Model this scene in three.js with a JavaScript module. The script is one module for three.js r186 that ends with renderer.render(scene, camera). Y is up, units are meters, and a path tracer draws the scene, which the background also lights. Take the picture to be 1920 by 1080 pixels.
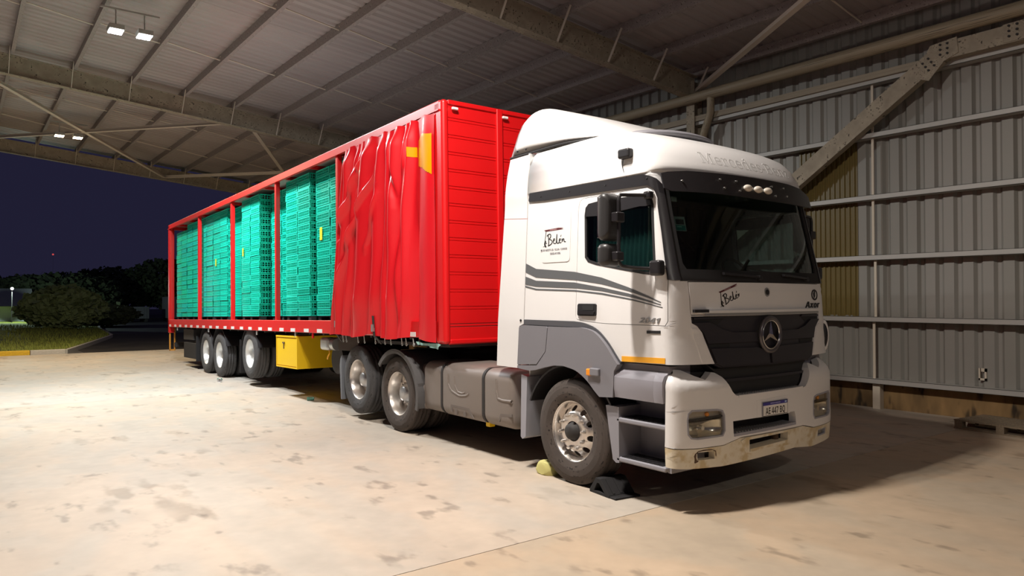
import * as THREE from 'three';
import { mergeGeometries, mergeVertices, toCreasedNormals } from 'three/addons/utils/BufferGeometryUtils.js';
import { RoundedBoxGeometry } from 'three/addons/geometries/RoundedBoxGeometry.js';
import { RectAreaLightUniformsLib } from 'three/addons/lights/RectAreaLightUniformsLib.js';
import { FontLoader } from 'three/addons/loaders/FontLoader.js';
import { TextGeometry } from 'three/addons/geometries/TextGeometry.js';

// ---------------------------------------------------------------- camera, sky, lamps, exposure
const scene = new THREE.Scene();
const camera = new THREE.PerspectiveCamera(43.24, 1920 / 1080, 0.05, 400);
camera.position.set(5.384, 1.839, 6.040);
camera.up.set(0.012274, 0.999899, 0.007105);
camera.lookAt(5.384 - 0.796334, 1.839 + 0.014072, 6.040 - 0.604694);
scene.background = new THREE.Color().setRGB(0.0135, 0.0125, 0.031);
const renderer = new THREE.WebGLRenderer({ antialias: true });
renderer.toneMapping = THREE.LinearToneMapping;
renderer.toneMappingExposure = 1.0;
renderer.shadowMap.enabled = true;
RectAreaLightUniformsLib.init();
// one twin floodlight in the middle of each 10.6 m bay: [x, z, [linear colour], intensity]
const LAMPS = [
  [0.35, 3.45, [1.0, 0.925, 0.85], 1700],
  [-9.65, 3.55, [0.96, 0.99, 1.0], 2400],
  [-20.3, 3.45, [1.0, 0.80, 0.52], 1300],
  [11.4, 3.5, [1.0, 0.92, 0.82], 640],
];

// ---------------------------------------------------------------- helpers
const V = (x, y, z) => new THREE.Vector3(x, y, z);
const PI = Math.PI;
function rng(seed) { let s = seed >>> 0; return () => { s = (s + 0x6D2B79F5) >>> 0; let t = s; t = Math.imul(t ^ (t >>> 15), t | 1); t ^= t + Math.imul(t ^ (t >>> 7), t | 61); return ((t ^ (t >>> 14)) >>> 0) / 4294967296; }; }
const lerp = (a, b, t) => a + (b - a) * t;
const clamp = (x, a, b) => Math.min(b, Math.max(a, x));
const smooth = (a, b, x) => { const t = clamp((x - a) / (b - a), 0, 1); return t * t * (3 - 2 * t); };
function table(rows) { return (v) => { if (v <= rows[0][0]) return rows[0][1]; for (let i = 1; i < rows.length; i++) if (v <= rows[i][0]) return lerp(rows[i - 1][1], rows[i][1], (v - rows[i - 1][0]) / (rows[i][0] - rows[i - 1][0])); return rows[rows.length - 1][1]; }; }
const taken = new Map();
function numbered(n) { const k = taken.get(n) ?? 0; taken.set(n, k + 1); return k ? `${n}_${String(k).padStart(3, '0')}` : n; }
function put(o, parent) { if (parent) parent.add(o); else scene.add(o); return o; }
function prep(g) { if (!g.attributes.uv) g.setAttribute('uv', new THREE.BufferAttribute(new Float32Array(g.attributes.position.count * 2), 2)); if (!g.attributes.normal) g.computeVertexNormals(); for (const k of Object.keys(g.attributes)) if (!['position', 'normal', 'uv'].includes(k)) g.deleteAttribute(k); g.morphAttributes = {}; return g.index ? g.toNonIndexed() : g; }
function merge(list) { return list.length === 1 ? list[0] : mergeGeometries(list.map(prep)); }
function part(name, geo, mat, parent, label) {          // one mesh, a part of parent
  const m = new THREE.Mesh(Array.isArray(geo) ? merge(geo) : geo, mat); m.name = name; m.castShadow = m.receiveShadow = true;
  if (label) m.userData.label = label; parent.add(m); return m;
}
function thing(name, label, category, pos = [0, 0, 0], group) {
  const o = new THREE.Group(); o.name = numbered(name); o.position.set(...pos); o.userData = { label, category }; if (group) o.userData.group = group; scene.add(o); return o;
}
function single(name, geo, mat, label, category, group) {
  const m = new THREE.Mesh(Array.isArray(geo) ? merge(geo) : geo, mat); m.name = numbered(name); m.castShadow = m.receiveShadow = true; m.userData = { label, category }; if (group) m.userData.group = group; scene.add(m); return m;
}
function struct(name, label, category) { const o = new THREE.Group(); o.name = name; o.userData = { label, category, kind: 'structure' }; scene.add(o); return o; }
// --- geometry makers
function bx(w, h, d, x = 0, y = 0, z = 0, r = [0, 0, 0]) { const g = new THREE.BoxGeometry(w, h, d); if (r[0] || r[1] || r[2]) g.applyMatrix4(new THREE.Matrix4().makeRotationFromEuler(new THREE.Euler(...r))); g.translate(x, y, z); return g; }
function span(x0, x1, y0, y1, z0, z1) { return bx(Math.abs(x1 - x0), Math.abs(y1 - y0), Math.abs(z1 - z0), (x0 + x1) / 2, (y0 + y1) / 2, (z0 + z1) / 2); }
function rbx(x0, x1, y0, y1, z0, z1, r = 0.01, seg = 2) { const g = new RoundedBoxGeometry(Math.abs(x1 - x0), Math.abs(y1 - y0), Math.abs(z1 - z0), seg, r); g.translate((x0 + x1) / 2, (y0 + y1) / 2, (z0 + z1) / 2); return g; }
function cyl(r0, r1, h, x, y, z, axis = 'y', seg = 24) { const g = new THREE.CylinderGeometry(r0, r1, h, seg); if (axis === 'z') g.rotateX(PI / 2); if (axis === 'x') g.rotateZ(-PI / 2); g.translate(x, y, z); return g; }
function bar(a, b, w, h, up = V(0, 1, 0)) {               // rectangular bar from a to b
  const d = b.clone().sub(a), L = d.length(); d.normalize(); const s = new THREE.Vector3().crossVectors(up, d).normalize(), u = new THREE.Vector3().crossVectors(d, s);
  const g = new THREE.BoxGeometry(w, h, L); g.applyMatrix4(new THREE.Matrix4().makeBasis(s, u, d)); g.translate((a.x + b.x) / 2, (a.y + b.y) / 2, (a.z + b.z) / 2); return g;
}
function rod(a, b, r, seg = 8) { const d = b.clone().sub(a), g = new THREE.CylinderGeometry(r, r, d.length(), seg); g.applyQuaternion(new THREE.Quaternion().setFromUnitVectors(V(0, 1, 0), d.normalize())); g.translate((a.x + b.x) / 2, (a.y + b.y) / 2, (a.z + b.z) / 2); return g; }
function tube(pts, r, n = 40, rs = 10) { return new THREE.TubeGeometry(new THREE.CatmullRomCurve3(pts, false, 'catmullrom', 0.15), n, r, rs); }
function lathe(pts, axis = 'z', seg = 48) { const g = new THREE.LatheGeometry(pts.map((p) => new THREE.Vector2(p[0], p[1])), seg); if (axis === 'z') g.rotateX(PI / 2); if (axis === 'x') g.rotateZ(-PI / 2); return g; }
function extr(poly, depth, bevel = 0, holes = []) { const s = new THREE.Shape(poly.map((p) => new THREE.Vector2(...p))); for (const h of holes) s.holes.push(new THREE.Path(h.map((p) => new THREE.Vector2(...p)))); return new THREE.ExtrudeGeometry(s, { depth, bevelEnabled: bevel > 0, bevelSize: bevel, bevelThickness: bevel, bevelSegments: 2, curveSegments: 12 }); }
function loft(rings, { closed = true, cap = true, crease = 0 } = {}) {
  const n = rings[0].length, pos = [], idx = [];
  for (const r of rings) for (const p of r) pos.push(p.x, p.y, p.z);
  const m = closed ? n : n - 1;
  for (let i = 0; i + 1 < rings.length; i++) for (let j = 0; j < m; j++) { const a = i * n + j, b = i * n + (j + 1) % n, c = a + n, d = b + n; idx.push(a, b, d, a, d, c); }
  if (cap) for (const [k, fl] of [[0, 1], [rings.length - 1, 0]]) { const c = new THREE.Vector3(); for (const p of rings[k]) c.add(p); c.divideScalar(n); const ci = pos.length / 3; pos.push(c.x, c.y, c.z); for (let j = 0; j < m; j++) { const a = k * n + j, b = k * n + (j + 1) % n; fl ? idx.push(ci, b, a) : idx.push(ci, a, b); } }
  let g = new THREE.BufferGeometry(); g.setAttribute('position', new THREE.Float32BufferAttribute(pos, 3)); g.setIndex(idx);
  if (crease) g = toCreasedNormals(g, crease); else g.computeVertexNormals();
  g.setAttribute('uv', new THREE.Float32BufferAttribute(new Float32Array(g.attributes.position.count * 2), 2));
  return g;
}
function densify(poly, max) { const o = []; for (let i = 0; i < poly.length; i++) { const a = poly[i], b = poly[(i + 1) % poly.length], n = Math.max(1, Math.ceil(Math.hypot(b[0] - a[0], b[1] - a[1]) / max)); for (let k = 0; k < n; k++) o.push([lerp(a[0], b[0], k / n), lerp(a[1], b[1], k / n)]); } return o; }
// a sheet cut to a polygon in (a, b), bent over map(a, b, off) and given thickness from o0 to o1
function patch(poly, map, o0, o1, { holes = [], max = 0.07, uv = null } = {}) {
  const cs = [poly, ...holes].map((p, i) => { let q = densify(p, max).filter((v, k, A) => { const w = A[(k + 1) % A.length]; return Math.hypot(v[0] - w[0], v[1] - w[1]) > 1e-6; }); const ar = THREE.ShapeUtils.area(q.map((v) => new THREE.Vector2(...v))); if ((i === 0) !== (ar > 0)) q = q.reverse(); return q; });
  const pts = cs.flat(), tris0 = THREE.ShapeUtils.triangulateShape(cs[0].map((v) => new THREE.Vector2(...v)), cs.slice(1).map((h) => h.map((v) => new THREE.Vector2(...v))));
  let tris = tris0.map((t) => [...t]); const lim = max * 1.45;
  for (let it = 0; it < 12; it++) {
    const mid = new Map(), out = []; let any = false;
    const long = (a, b) => Math.hypot(pts[a][0] - pts[b][0], pts[a][1] - pts[b][1]) > lim;
    const M = (a, b) => { const k = a < b ? a * 1e6 + b : b * 1e6 + a; let v = mid.get(k); if (v === undefined) { v = pts.length; pts.push([(pts[a][0] + pts[b][0]) / 2, (pts[a][1] + pts[b][1]) / 2]); mid.set(k, v); } return v; };
    for (const [a, b, c] of tris) {
      const e = [long(a, b), long(b, c), long(c, a)], n = e[0] + e[1] + e[2];
      if (!n) { out.push([a, b, c]); continue; } any = true;
      if (n === 3) { const x = M(a, b), y = M(b, c), z = M(c, a); out.push([a, x, z], [x, b, y], [z, y, c], [x, y, z]); }
      else if (n === 1) { const [p, q, r] = e[0] ? [a, b, c] : e[1] ? [b, c, a] : [c, a, b]; const x = M(p, q); out.push([p, x, r], [x, q, r]); }
      else { const [p, q, r] = !e[2] ? [a, b, c] : !e[0] ? [b, c, a] : [c, a, b]; const x = M(p, q), y = M(q, r); out.push([x, q, y], [p, x, y], [p, y, r]); }
    }
    tris = out; if (!any) break;
  }
  const N = pts.length, P = [], nor = [], uvs = []; const e = 1e-3;
  const u0 = uv ? uv : [0, 0, 1, 1];
  const nn = pts.map(([a, b]) => { const da = map(a + e, b, 0).sub(map(a - e, b, 0)), db = map(a, b + e, 0).sub(map(a, b - e, 0)); return da.cross(db).normalize(); });
  const outw = pts.length ? Math.sign(map(pts[0][0], pts[0][1], 0.01).sub(map(pts[0][0], pts[0][1], 0)).dot(nn[0])) || 1 : 1;
  const idx = [];
  for (const [off, s] of [[o1, 1], [o0, -1]]) { const base = P.length / 3; pts.forEach(([a, b], i) => { const p = map(a, b, off); P.push(p.x, p.y, p.z); const n = nn[i]; nor.push(n.x * s * outw, n.y * s * outw, n.z * s * outw); uvs.push((a - u0[0]) / (u0[2] - u0[0]), (b - u0[1]) / (u0[3] - u0[1])); }); for (const [a, b, c] of tris) (s * outw > 0) ? idx.push(base + a, base + b, base + c) : idx.push(base + a, base + c, base + b); if (o0 === o1) break; }
  if (o0 !== o1) { let off = 0; for (const c of cs) { const n = c.length; for (let i = 0; i < n; i++) { const a = off + i, b = off + (i + 1) % n; const q = [map(...pts[a], o1), map(...pts[b], o1), map(...pts[b], o0), map(...pts[a], o0)]; const fn = q[1].clone().sub(q[0]).cross(q[3].clone().sub(q[0])).normalize().multiplyScalar(-1); const base = P.length / 3; for (const p of q) { P.push(p.x, p.y, p.z); nor.push(fn.x * outw, fn.y * outw, fn.z * outw); uvs.push(0, 0); } outw > 0 ? idx.push(base, base + 2, base + 1, base, base + 3, base + 2) : idx.push(base, base + 1, base + 2, base, base + 2, base + 3); } off += n; } }
  const g = new THREE.BufferGeometry(); g.setAttribute('position', new THREE.Float32BufferAttribute(P, 3)); g.setAttribute('normal', new THREE.Float32BufferAttribute(nor, 3)); g.setAttribute('uv', new THREE.Float32BufferAttribute(uvs, 2)); g.setIndex(idx); return g;
}
function roundRect(x0, x1, y0, y1, r, n = 5) { const o = []; for (const [cx, cy, a0] of [[x1 - r, y1 - r, 0], [x0 + r, y1 - r, 90], [x0 + r, y0 + r, 180], [x1 - r, y0 + r, 270]]) for (let i = 0; i <= n; i++) { const a = (a0 + 90 * i / n) * PI / 180; o.push([cx + r * Math.cos(a), cy + r * Math.sin(a)]); } return o; }
function ellipse(cx, cy, rx, ry, n = 28) { return Array.from({ length: n }, (_, i) => [cx + rx * Math.cos(2 * PI * i / n), cy + ry * Math.sin(2 * PI * i / n)]); }
function inset(poly, d) {                                  // shrink a contour by about d
  const n = poly.length, s = THREE.ShapeUtils.area(poly.map((v) => new THREE.Vector2(...v))) > 0 ? 1 : -1;
  return poly.map((p, i) => { const a = poly[(i + n - 1) % n], b = poly[(i + 1) % n]; let t1 = [p[0] - a[0], p[1] - a[1]], t2 = [b[0] - p[0], b[1] - p[1]]; const l1 = Math.hypot(...t1) || 1, l2 = Math.hypot(...t2) || 1; let nx = -(t1[1] / l1 + t2[1] / l2), ny = t1[0] / l1 + t2[0] / l2; const l = Math.hypot(nx, ny) || 1; const k = Math.min(2, 2 / l); return [p[0] + s * d * k * nx / l, p[1] + s * d * k * ny / l]; });
}
function chaikin(poly, it = 2) { for (let k = 0; k < it; k++) { const o = []; for (let i = 0; i < poly.length; i++) { const a = poly[i], b = poly[(i + 1) % poly.length]; o.push([a[0] * .75 + b[0] * .25, a[1] * .75 + b[1] * .25], [a[0] * .25 + b[0] * .75, a[1] * .25 + b[1] * .75]); } poly = o; } return poly; }
// --- noise and textures
function makeNoise(seed) { const r = rng(seed), N = 256, t = new Float32Array(N * N); for (let i = 0; i < t.length; i++) t[i] = r(); return (x, y, per = 256) => { const xi = Math.floor(x), yi = Math.floor(y), fx = x - xi, fy = y - yi, u = fx * fx * (3 - 2 * fx), v = fy * fy * (3 - 2 * fy); const w = (a) => ((a % per) + per) % per; const x0 = w(xi), x1 = w(xi + 1), y0 = w(yi) * N, y1 = w(yi + 1) * N; return (t[y0 + x0] * (1 - u) + t[y0 + x1] * u) * (1 - v) + (t[y1 + x0] * (1 - u) + t[y1 + x1] * u) * v; }; }
function fbm(n, x, y, o, per) { let s = 0, a = 0.5, f = 1, t = 0; for (let i = 0; i < o; i++) { s += a * n(x * f + i * 17, y * f + i * 29, per * f > 256 ? 256 : per * f); t += a; a *= 0.5; f *= 2; } return s / t; }
function dataTex(w, h, fn, srgb = true) { const d = new Uint8Array(w * h * 4); for (let y = 0; y < h; y++) for (let x = 0; x < w; x++) { const c = fn(x / w, y / h), i = (y * w + x) * 4; d[i] = clamp(c[0] * 255, 0, 255); d[i + 1] = clamp(c[1] * 255, 0, 255); d[i + 2] = clamp(c[2] * 255, 0, 255); d[i + 3] = 255; } const t = new THREE.DataTexture(d, w, h, THREE.RGBAFormat); t.wrapS = t.wrapT = THREE.RepeatWrapping; t.magFilter = THREE.LinearFilter; t.minFilter = THREE.LinearMipmapLinearFilter; t.generateMipmaps = true; if (srgb) t.colorSpace = THREE.SRGBColorSpace; t.needsUpdate = true; return t; }
function canvasTex(w, h, draw) { const c = document.createElement('canvas'); c.width = w; c.height = h; const x = c.getContext('2d'); draw(x, w, h); const t = new THREE.CanvasTexture(c); t.colorSpace = THREE.SRGBColorSpace; return t; }
function mat(rgb, roughness = 0.6, metalness = 0, extra = {}) { const { clearcoat, transmission, sheen, ...rest } = extra; const C = clearcoat !== undefined || transmission !== undefined || sheen !== undefined ? THREE.MeshPhysicalMaterial : THREE.MeshStandardMaterial; return new C({ color: new THREE.Color().setRGB(...rgb), roughness, metalness, ...extra }); }
function boxUV(g, s = 1) { const p = g.attributes.position, n = g.attributes.normal, uv = new Float32Array(p.count * 2); for (let i = 0; i < p.count; i++) { const ax = Math.abs(n.getX(i)), ay = Math.abs(n.getY(i)), az = Math.abs(n.getZ(i)); if (ay >= ax && ay >= az) { uv[2 * i] = p.getX(i) * s; uv[2 * i + 1] = p.getZ(i) * s; } else if (ax >= az) { uv[2 * i] = p.getZ(i) * s; uv[2 * i + 1] = p.getY(i) * s; } else { uv[2 * i] = p.getX(i) * s; uv[2 * i + 1] = p.getY(i) * s; } } g.setAttribute('uv', new THREE.BufferAttribute(uv, 2)); return g; }
function curve2(pts, n) { const c = new THREE.CatmullRomCurve3(pts.map(([x, y]) => V(x, y, 0)), false, 'centripetal'); return c.getPoints(n).map((p) => [p.x, p.y]); }
const n1 = makeNoise(11), n2 = makeNoise(23), n3 = makeNoise(37);

// ---------------------------------------------------------------- materials
const grimeTex = dataTex(512, 512, (u, v) => { const a = fbm(n1, u * 8, v * 8, 5, 8), b = fbm(n2, u * 32, v * 32, 4, 32); const k = 0.86 + 0.2 * (a - 0.5) - 0.55 * smooth(0.6, 0.78, b) * smooth(0.45, 0.6, a); return [k, k, k]; });
const dirtTex = dataTex(512, 512, (u, v) => { const a = fbm(n2, u * 8, v * 8, 5, 8), b = fbm(n3, u * 32, v * 32, 4, 32); const k = smooth(0.42, 0.7, a * 0.7 + b * 0.3); return [lerp(0.97, 0.86, k), lerp(0.94, 0.78, k), lerp(0.87, 0.62, k)]; });
const M = {
  white: mat([0.80, 0.785, 0.775], 0.38, 0, { clearcoat: 0.5, clearcoatRoughness: 0.2 }),
  whiteDirty: mat([0.80, 0.785, 0.75], 0.55, 0, { map: dirtTex }),
  grey: mat([0.20, 0.195, 0.215], 0.55), greyLight: mat([0.33, 0.33, 0.37], 0.5),
  dark: mat([0.013, 0.012, 0.014], 0.5), black: mat([0.016, 0.016, 0.017], 0.6), cabTrim: mat([0.34, 0.325, 0.30], 0.8), rubber: mat([0.011, 0.010, 0.011], 0.8),
  visor: mat([0.019, 0.017, 0.019], 0.35), grille: mat([0.026, 0.023, 0.029], 0.42),
  glass: mat([0.55, 0.62, 0.60], 0.02, 0, { transmission: 1, thickness: 0, ior: 1.45 }),
  lens: mat([0.95, 0.95, 0.93], 0.05, 0, { transmission: 1, thickness: 0, ior: 1.4 }),
  amberLens: mat([0.95, 0.55, 0.25], 0.1, 0, { transmission: 0.85, thickness: 0 }),
  chrome: mat([0.82, 0.81, 0.79], 0.16, 1), alloy: mat([0.74, 0.70, 0.66], 0.3, 0.9), steel: mat([0.5, 0.5, 0.5], 0.4, 0.8),
  tyre: mat([0.095, 0.093, 0.095], 0.88, 0, { map: grimeTex }), tyreBrown: mat([0.098, 0.078, 0.067], 0.9, 0, { map: grimeTex }),
  tank: mat([0.30, 0.255, 0.225], 0.5, 0, { map: grimeTex }),
  chassis: mat([0.03, 0.027, 0.026], 0.7), rust: mat([0.11, 0.065, 0.04], 0.85),
  red: mat([0.70, 0.004, 0.006], 0.42, 0, { clearcoat: 0.35, clearcoatRoughness: 0.3 }),
  tarp: mat([0.72, 0.004, 0.012], 0.5, 0, { clearcoat: 0.5, clearcoatRoughness: 0.13 }),
  yellowPrint: mat([0.85, 0.38, 0.0], 0.35, 0, { clearcoat: 0.5, clearcoatRoughness: 0.25 }),
  toolbox: mat([0.86, 0.55, 0.004], 0.5), orange: mat([0.90, 0.42, 0.03], 0.4), orangeLamp: mat([0.9, 0.30, 0.02], 0.25),
  reflector: mat([0.85, 0.83, 0.82], 0.3), aluminium: mat([0.55, 0.57, 0.56], 0.35, 0.6),
  crate: [mat([0.008, 0.64, 0.47], 0.42), mat([0.010, 0.70, 0.52], 0.40), mat([0.006, 0.58, 0.42], 0.45)],
  palletBlack: mat([0.03, 0.03, 0.032], 0.6), cyan: mat([0.35, 0.62, 0.58], 0.5),
  beam: mat([0.52, 0.45, 0.34], 0.7, 0, { map: grimeTex }), purlin: mat([0.50, 0.44, 0.42], 0.65, 0, { map: grimeTex }), brace: mat([0.70, 0.63, 0.54], 0.6),
  roofSheet: [mat([0.41, 0.365, 0.36], 0.55, 0.1), mat([0.39, 0.345, 0.34], 0.55, 0.1), mat([0.43, 0.385, 0.378], 0.52, 0.1)],
  wallSheet: [mat([0.275, 0.265, 0.235], 0.5, 0.1), mat([0.26, 0.25, 0.222], 0.5, 0.1), mat([0.29, 0.278, 0.25], 0.48, 0.1)],
  fibre: mat([0.22, 0.16, 0.045], 0.35, 0, { transmission: 0.35, thickness: 0 }),
  girt: mat([0.45, 0.44, 0.41], 0.5, 0.2), cream: mat([0.62, 0.55, 0.44], 0.55), pipe: mat([0.50, 0.42, 0.29], 0.5, 0, { map: grimeTex }),
  seat: mat([0.035, 0.035, 0.04], 0.9), dash: mat([0.03, 0.028, 0.03], 0.7), curtain: mat([0.10, 0.11, 0.10], 0.95),
  yellowStone: mat([0.62, 0.58, 0.22], 0.8), wood: mat([0.30, 0.23, 0.15], 0.8, 0, { map: grimeTex }), greenGlass: mat([0.10, 0.25, 0.19], 0.15),
};
M.tyre.map.repeat.set(2, 2);

// ---------------------------------------------------------------- the hall: floor, wall, roof
const RAFT = [-4.25, -14.85, -25.45], ZW = -6.15;
const yBot = (z) => 6.5 + 0.095 * z, WEB = 0.46, PURL = 0.20;     // underside of the rafters, their depth, purlin depth
const yRoof = (z) => yBot(z) + WEB + PURL;
const SL = Math.atan(0.095);
{
  // floor: concrete bays with sawn joints
  const floor = struct('floor', 'pale worn concrete floor with brown stains and a sawn joint', 'floor');
  function concrete(seed) {
    const a = makeNoise(seed), b = makeNoise(seed + 1), c = makeNoise(seed + 2);
    return dataTex(1024, 1024, (u, v) => {
      const w = fbm(a, u * 6, v * 6, 5, 6), q = fbm(b, u * 14 + 3 * w, v * 22, 5, 8), f = fbm(c, u * 90, v * 90, 3, 90), s = fbm(c, u * 20 + 7, v * 40 + 3, 4, 20), s2 = fbm(a, u * 34 + 2, v * 60 + 5, 4, 34);
      const stain = smooth(0.58, 0.80, s) * smooth(0.42, 0.66, w), spot = smooth(0.64, 0.86, s2) * smooth(0.35, 0.6, q);
      let r = 0.80 + 0.13 * (w - 0.5) + 0.09 * (q - 0.5) + 0.05 * (f - 0.5), k = 1 - 0.15 * stain - 0.21 * spot;
      return [r * k, r * lerp(0.98, 0.955, smooth(0.35, 0.7, q)) * (k - 0.012 * stain), r * lerp(0.945, 0.90, smooth(0.35, 0.7, q)) * (k - 0.028 * stain)];
    });
  }
  const tx = [concrete(101), concrete(211)];
  const bump = dataTex(512, 512, (u, v) => { const f = fbm(n3, u * 60, v * 60, 4, 60), g = fbm(n1, u * 12, v * 12, 3, 12); const k = 0.6 * f + 0.4 * g; return [k, k, k]; }, false);
  const xs = [-23.2, -20.15, -9.55, 1.05, 11.65];
  for (let i = 0; i + 1 < xs.length; i++) for (let j = 0; j < 1; j++) {
    const x0 = xs[i], x1 = xs[i + 1], z0 = ZW - 0.1, z1 = 17;
    const t = tx[(i + j) % 2];
    const m = new THREE.MeshStandardMaterial({ map: t, bumpMap: bump, bumpScale: 0.004, roughness: 0.62, color: new THREE.Color().setRGB(...[[.79, .75, .71], [.79, .765, .735], [.80, .735, .665], [.78, .655, .52]][i]) });
    const g = span(x0 + 0.004, x1 - 0.004, -0.2, 0, z0 + 0.002, z1 - 0.002), uv = g.attributes.uv, p = g.attributes.position;
    for (let k = 0; k < uv.count; k++) uv.setXY(k, p.getX(k) / 9.3 + i * 0.37 + j * 0.21, p.getZ(k) / 9.3 + i * 0.53 + j * 0.4);
    part('floor_slab', g, m, floor);
  }
  part('joint_filler', [span(-23.19, 11.65, -0.3, -0.012, ZW, 17)], M.chassis, floor);

  // ceiling: corrugated sheets on purlins on three rafters
  const roof = struct('ceiling', 'sloping corrugated metal roof on steel purlins and rafters', 'roof');
  const zA = ZW - 0.25, zB = 16, LEN = (zB - zA) / Math.cos(SL);
  function sheetGeo(pitch, n, flat, rib, depth, th, len) {       // corrugated sheet: ribs along its length, profile in x
    const s = []; const slope = (pitch - flat - rib) / 2;
    for (let i = 0; i < n; i++) { const x = i * pitch; s.push([x, 0], [x + flat, 0], [x + flat + slope, depth], [x + flat + slope + rib, depth]); }
    s.push([n * pitch, 0]);
    const poly = [...s, ...s.slice().reverse().map(([x, y]) => [x, y + th])];
    return extr(poly, len);
  }
  const rs = sheetGeo(0.2525, 4, 0.12, 0.035, 0.035, 0.003, LEN); rs.rotateX(-SL);
  const r0 = rng(5);
  for (let x = -26.05, i = 0; x < 12; x += 1.01, i++) {
    const m = part('roof_sheet', rs, M.roofSheet[Math.floor(r0() * 3)], roof); m.position.set(x, yRoof(zA) + 0.002 + (i % 2) * 0.0035, zA);
  }
  // purlins (C sections along x) and sag rods between them
  const zs = []; for (let k = 0; k < 18; k++) zs.push(-5.95 + 1.235 * k);
  const cg = extr([[0, 0], [0.075, 0], [0.075, 0.02], [0.07, 0.02], [0.07, 0.005], [0.005, 0.005], [0.005, PURL - 0.005], [0.07, PURL - 0.005], [0.07, PURL - 0.02], [0.075, PURL - 0.02], [0.075, PURL], [0, PURL]], 37.8);
  cg.rotateY(PI / 2);
  for (const z of zs) { const m = part('purlin', cg, M.purlin, roof); m.rotation.x = -SL; m.position.set(-26.0, yBot(z) + WEB, z); }
  for (const X of [-22.0, -18.4, -11.4, -7.8, -0.72, 2.8, 9.4]) for (let k = 0; k + 1 < zs.length; k++) {
    const a = V(X, yBot(zs[k]) + WEB + 0.06, zs[k] + 0.0), b = V(X, yBot(zs[k + 1]) + WEB + 0.14, zs[k + 1] - 0.0);
    part('sag_rod', rod(a, b, 0.015), M.brace, roof);
  }
  // rafters: I sections along z, with fly braces up to the purlins
  for (const X of RAFT) {
    const z1 = 15.5, z0 = -6.0, a = (dy, z) => V(X, yBot(z) + dy, z);
    part('rafter', [bar(a(0.008, z0), a(0.008, z1), 0.20, 0.016), bar(a(WEB - 0.008, z0), a(WEB - 0.008, z1), 0.20, 0.016), bar(a(WEB / 2, z0), a(WEB / 2, z1), 0.010, WEB - 0.03)].map((g) => boxUV(g, 0.5)), M.beam, roof, 'beige painted steel rafter');
    for (const z of zs.slice(0, 10)) part('fly_brace', [bar(V(X + 0.08, yBot(z) + 0.02, z + 0.03), V(X + 0.42, yBot(z) + WEB + 0.10, z + 0.02), 0.045, 0.012, V(0, 0, 1)), bar(V(X - 0.08, yBot(z) + 0.02, z + 0.03), V(X - 0.42, yBot(z) + WEB + 0.10, z + 0.02), 0.045, 0.012, V(0, 0, 1))], M.brace, roof);
  }
  // diagonal wind bracing in the roof plane
  const W = (x, z, d = 0.10) => V(x, yBot(z) + d, z);
  for (const [x0, z0, x1, z1] of [[-14.85, 6.2, -25.45, -0.3], [-14.85, 0.1, -25.45, 6.2], [-14.85, -0.3, -25.45, -6.0], [-25.45, -0.3, -14.85, -6.0], [-4.25, -6.0, 6.35, -0.05]]) {
    const a = W(x0, z0), b = W(x1, z1);
    part('wind_brace', [bar(a, b, 0.11, 0.012), bar(a.clone().add(V(0, 0.05, 0)), b.clone().add(V(0, 0.05, 0)), 0.012, 0.10)], M.brace, roof);
  }

  // wall along the far side of the truck
  const wall = struct('wall_right', 'grey corrugated metal wall on steel girts above a concrete plinth', 'wall');
  const H = 6.52, y0 = 0.42;
  const ws = sheetGeo(0.27, 4, 0.14, 0.05, 0.045, 0.003, H - y0); ws.rotateX(-PI / 2);       // length up, ribs bulge away from the hall
  for (let x = -25.74; x < 11; x += 1.08) {
    if (Math.abs(x + 1.98) < 0.1) continue;
    const m = part('wall_sheet', ws, M.wallSheet[Math.floor(r0() * 3)], wall); m.position.set(x, y0, ZW);
  }
  // one bay: grey sheet below and above, two runs of yellowed fibreglass between
  {
    const x = -1.98;
    const g = sheetGeo(0.27, 4, 0.14, 0.05, 0.045, 0.003, 1.12); g.rotateX(-PI / 2);
    const lo = part('wall_sheet', g, M.wallSheet[1], wall); lo.position.set(x, y0, ZW);
    const fg = sheetGeo(0.09, 12, 0.03, 0.03, 0.02, 0.002, 1.04); fg.rotateX(-PI / 2);
    for (const yy of [1.5, 2.52, 3.53]) { const f = part('translucent_sheet', fg, M.fibre, wall, 'yellow-brown fibreglass sheet'); f.position.set(x, yy, ZW + 0.006); }
    const g2 = sheetGeo(0.27, 4, 0.14, 0.05, 0.045, 0.003, 2.02); g2.rotateX(-PI / 2);
    const hi = part('wall_sheet', g2, M.wallSheet[2], wall); hi.position.set(x, 4.5, ZW);
  }
  for (const y of [0.46, 1.48, 2.50, 3.50, 4.53, 5.42]) part('girt', [span(-26, 11, y - 0.042, y + 0.042, -5.976, -5.97), span(-26, 11, y + 0.036, y + 0.042, -6.145, -5.97), span(-26, 11, y - 0.042, y - 0.036, -6.145, -5.97)], M.girt, wall, 'light steel girt');
  for (const X of [-7.8, -0.59]) for (const [a, b] of [[0.5, 1.45], [1.51, 2.46], [2.53, 3.47], [3.53, 4.5], [4.56, 5.39]]) part('sag_rod', span(X - 0.02 + (a > 1 && a < 2 ? 0.03 : 0), X + 0.02 + (a > 1 && a < 2 ? 0.03 : 0), a, b, -6.05, -6.03), M.cream, wall);
  const plinthTex = dataTex(512, 256, (u, v) => { const a = fbm(n1, u * 24, v * 6, 5, 24), b = fbm(n2, u * 60, v * 16, 4, 60); const k = 0.55 + 0.5 * (a - 0.5) - 0.3 * smooth(0.55, 0.75, b); return [k, k * 0.80, k * 0.52]; });
  const pm = mat([0.85, 0.85, 0.85], 0.85, 0, { map: plinthTex });
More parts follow.
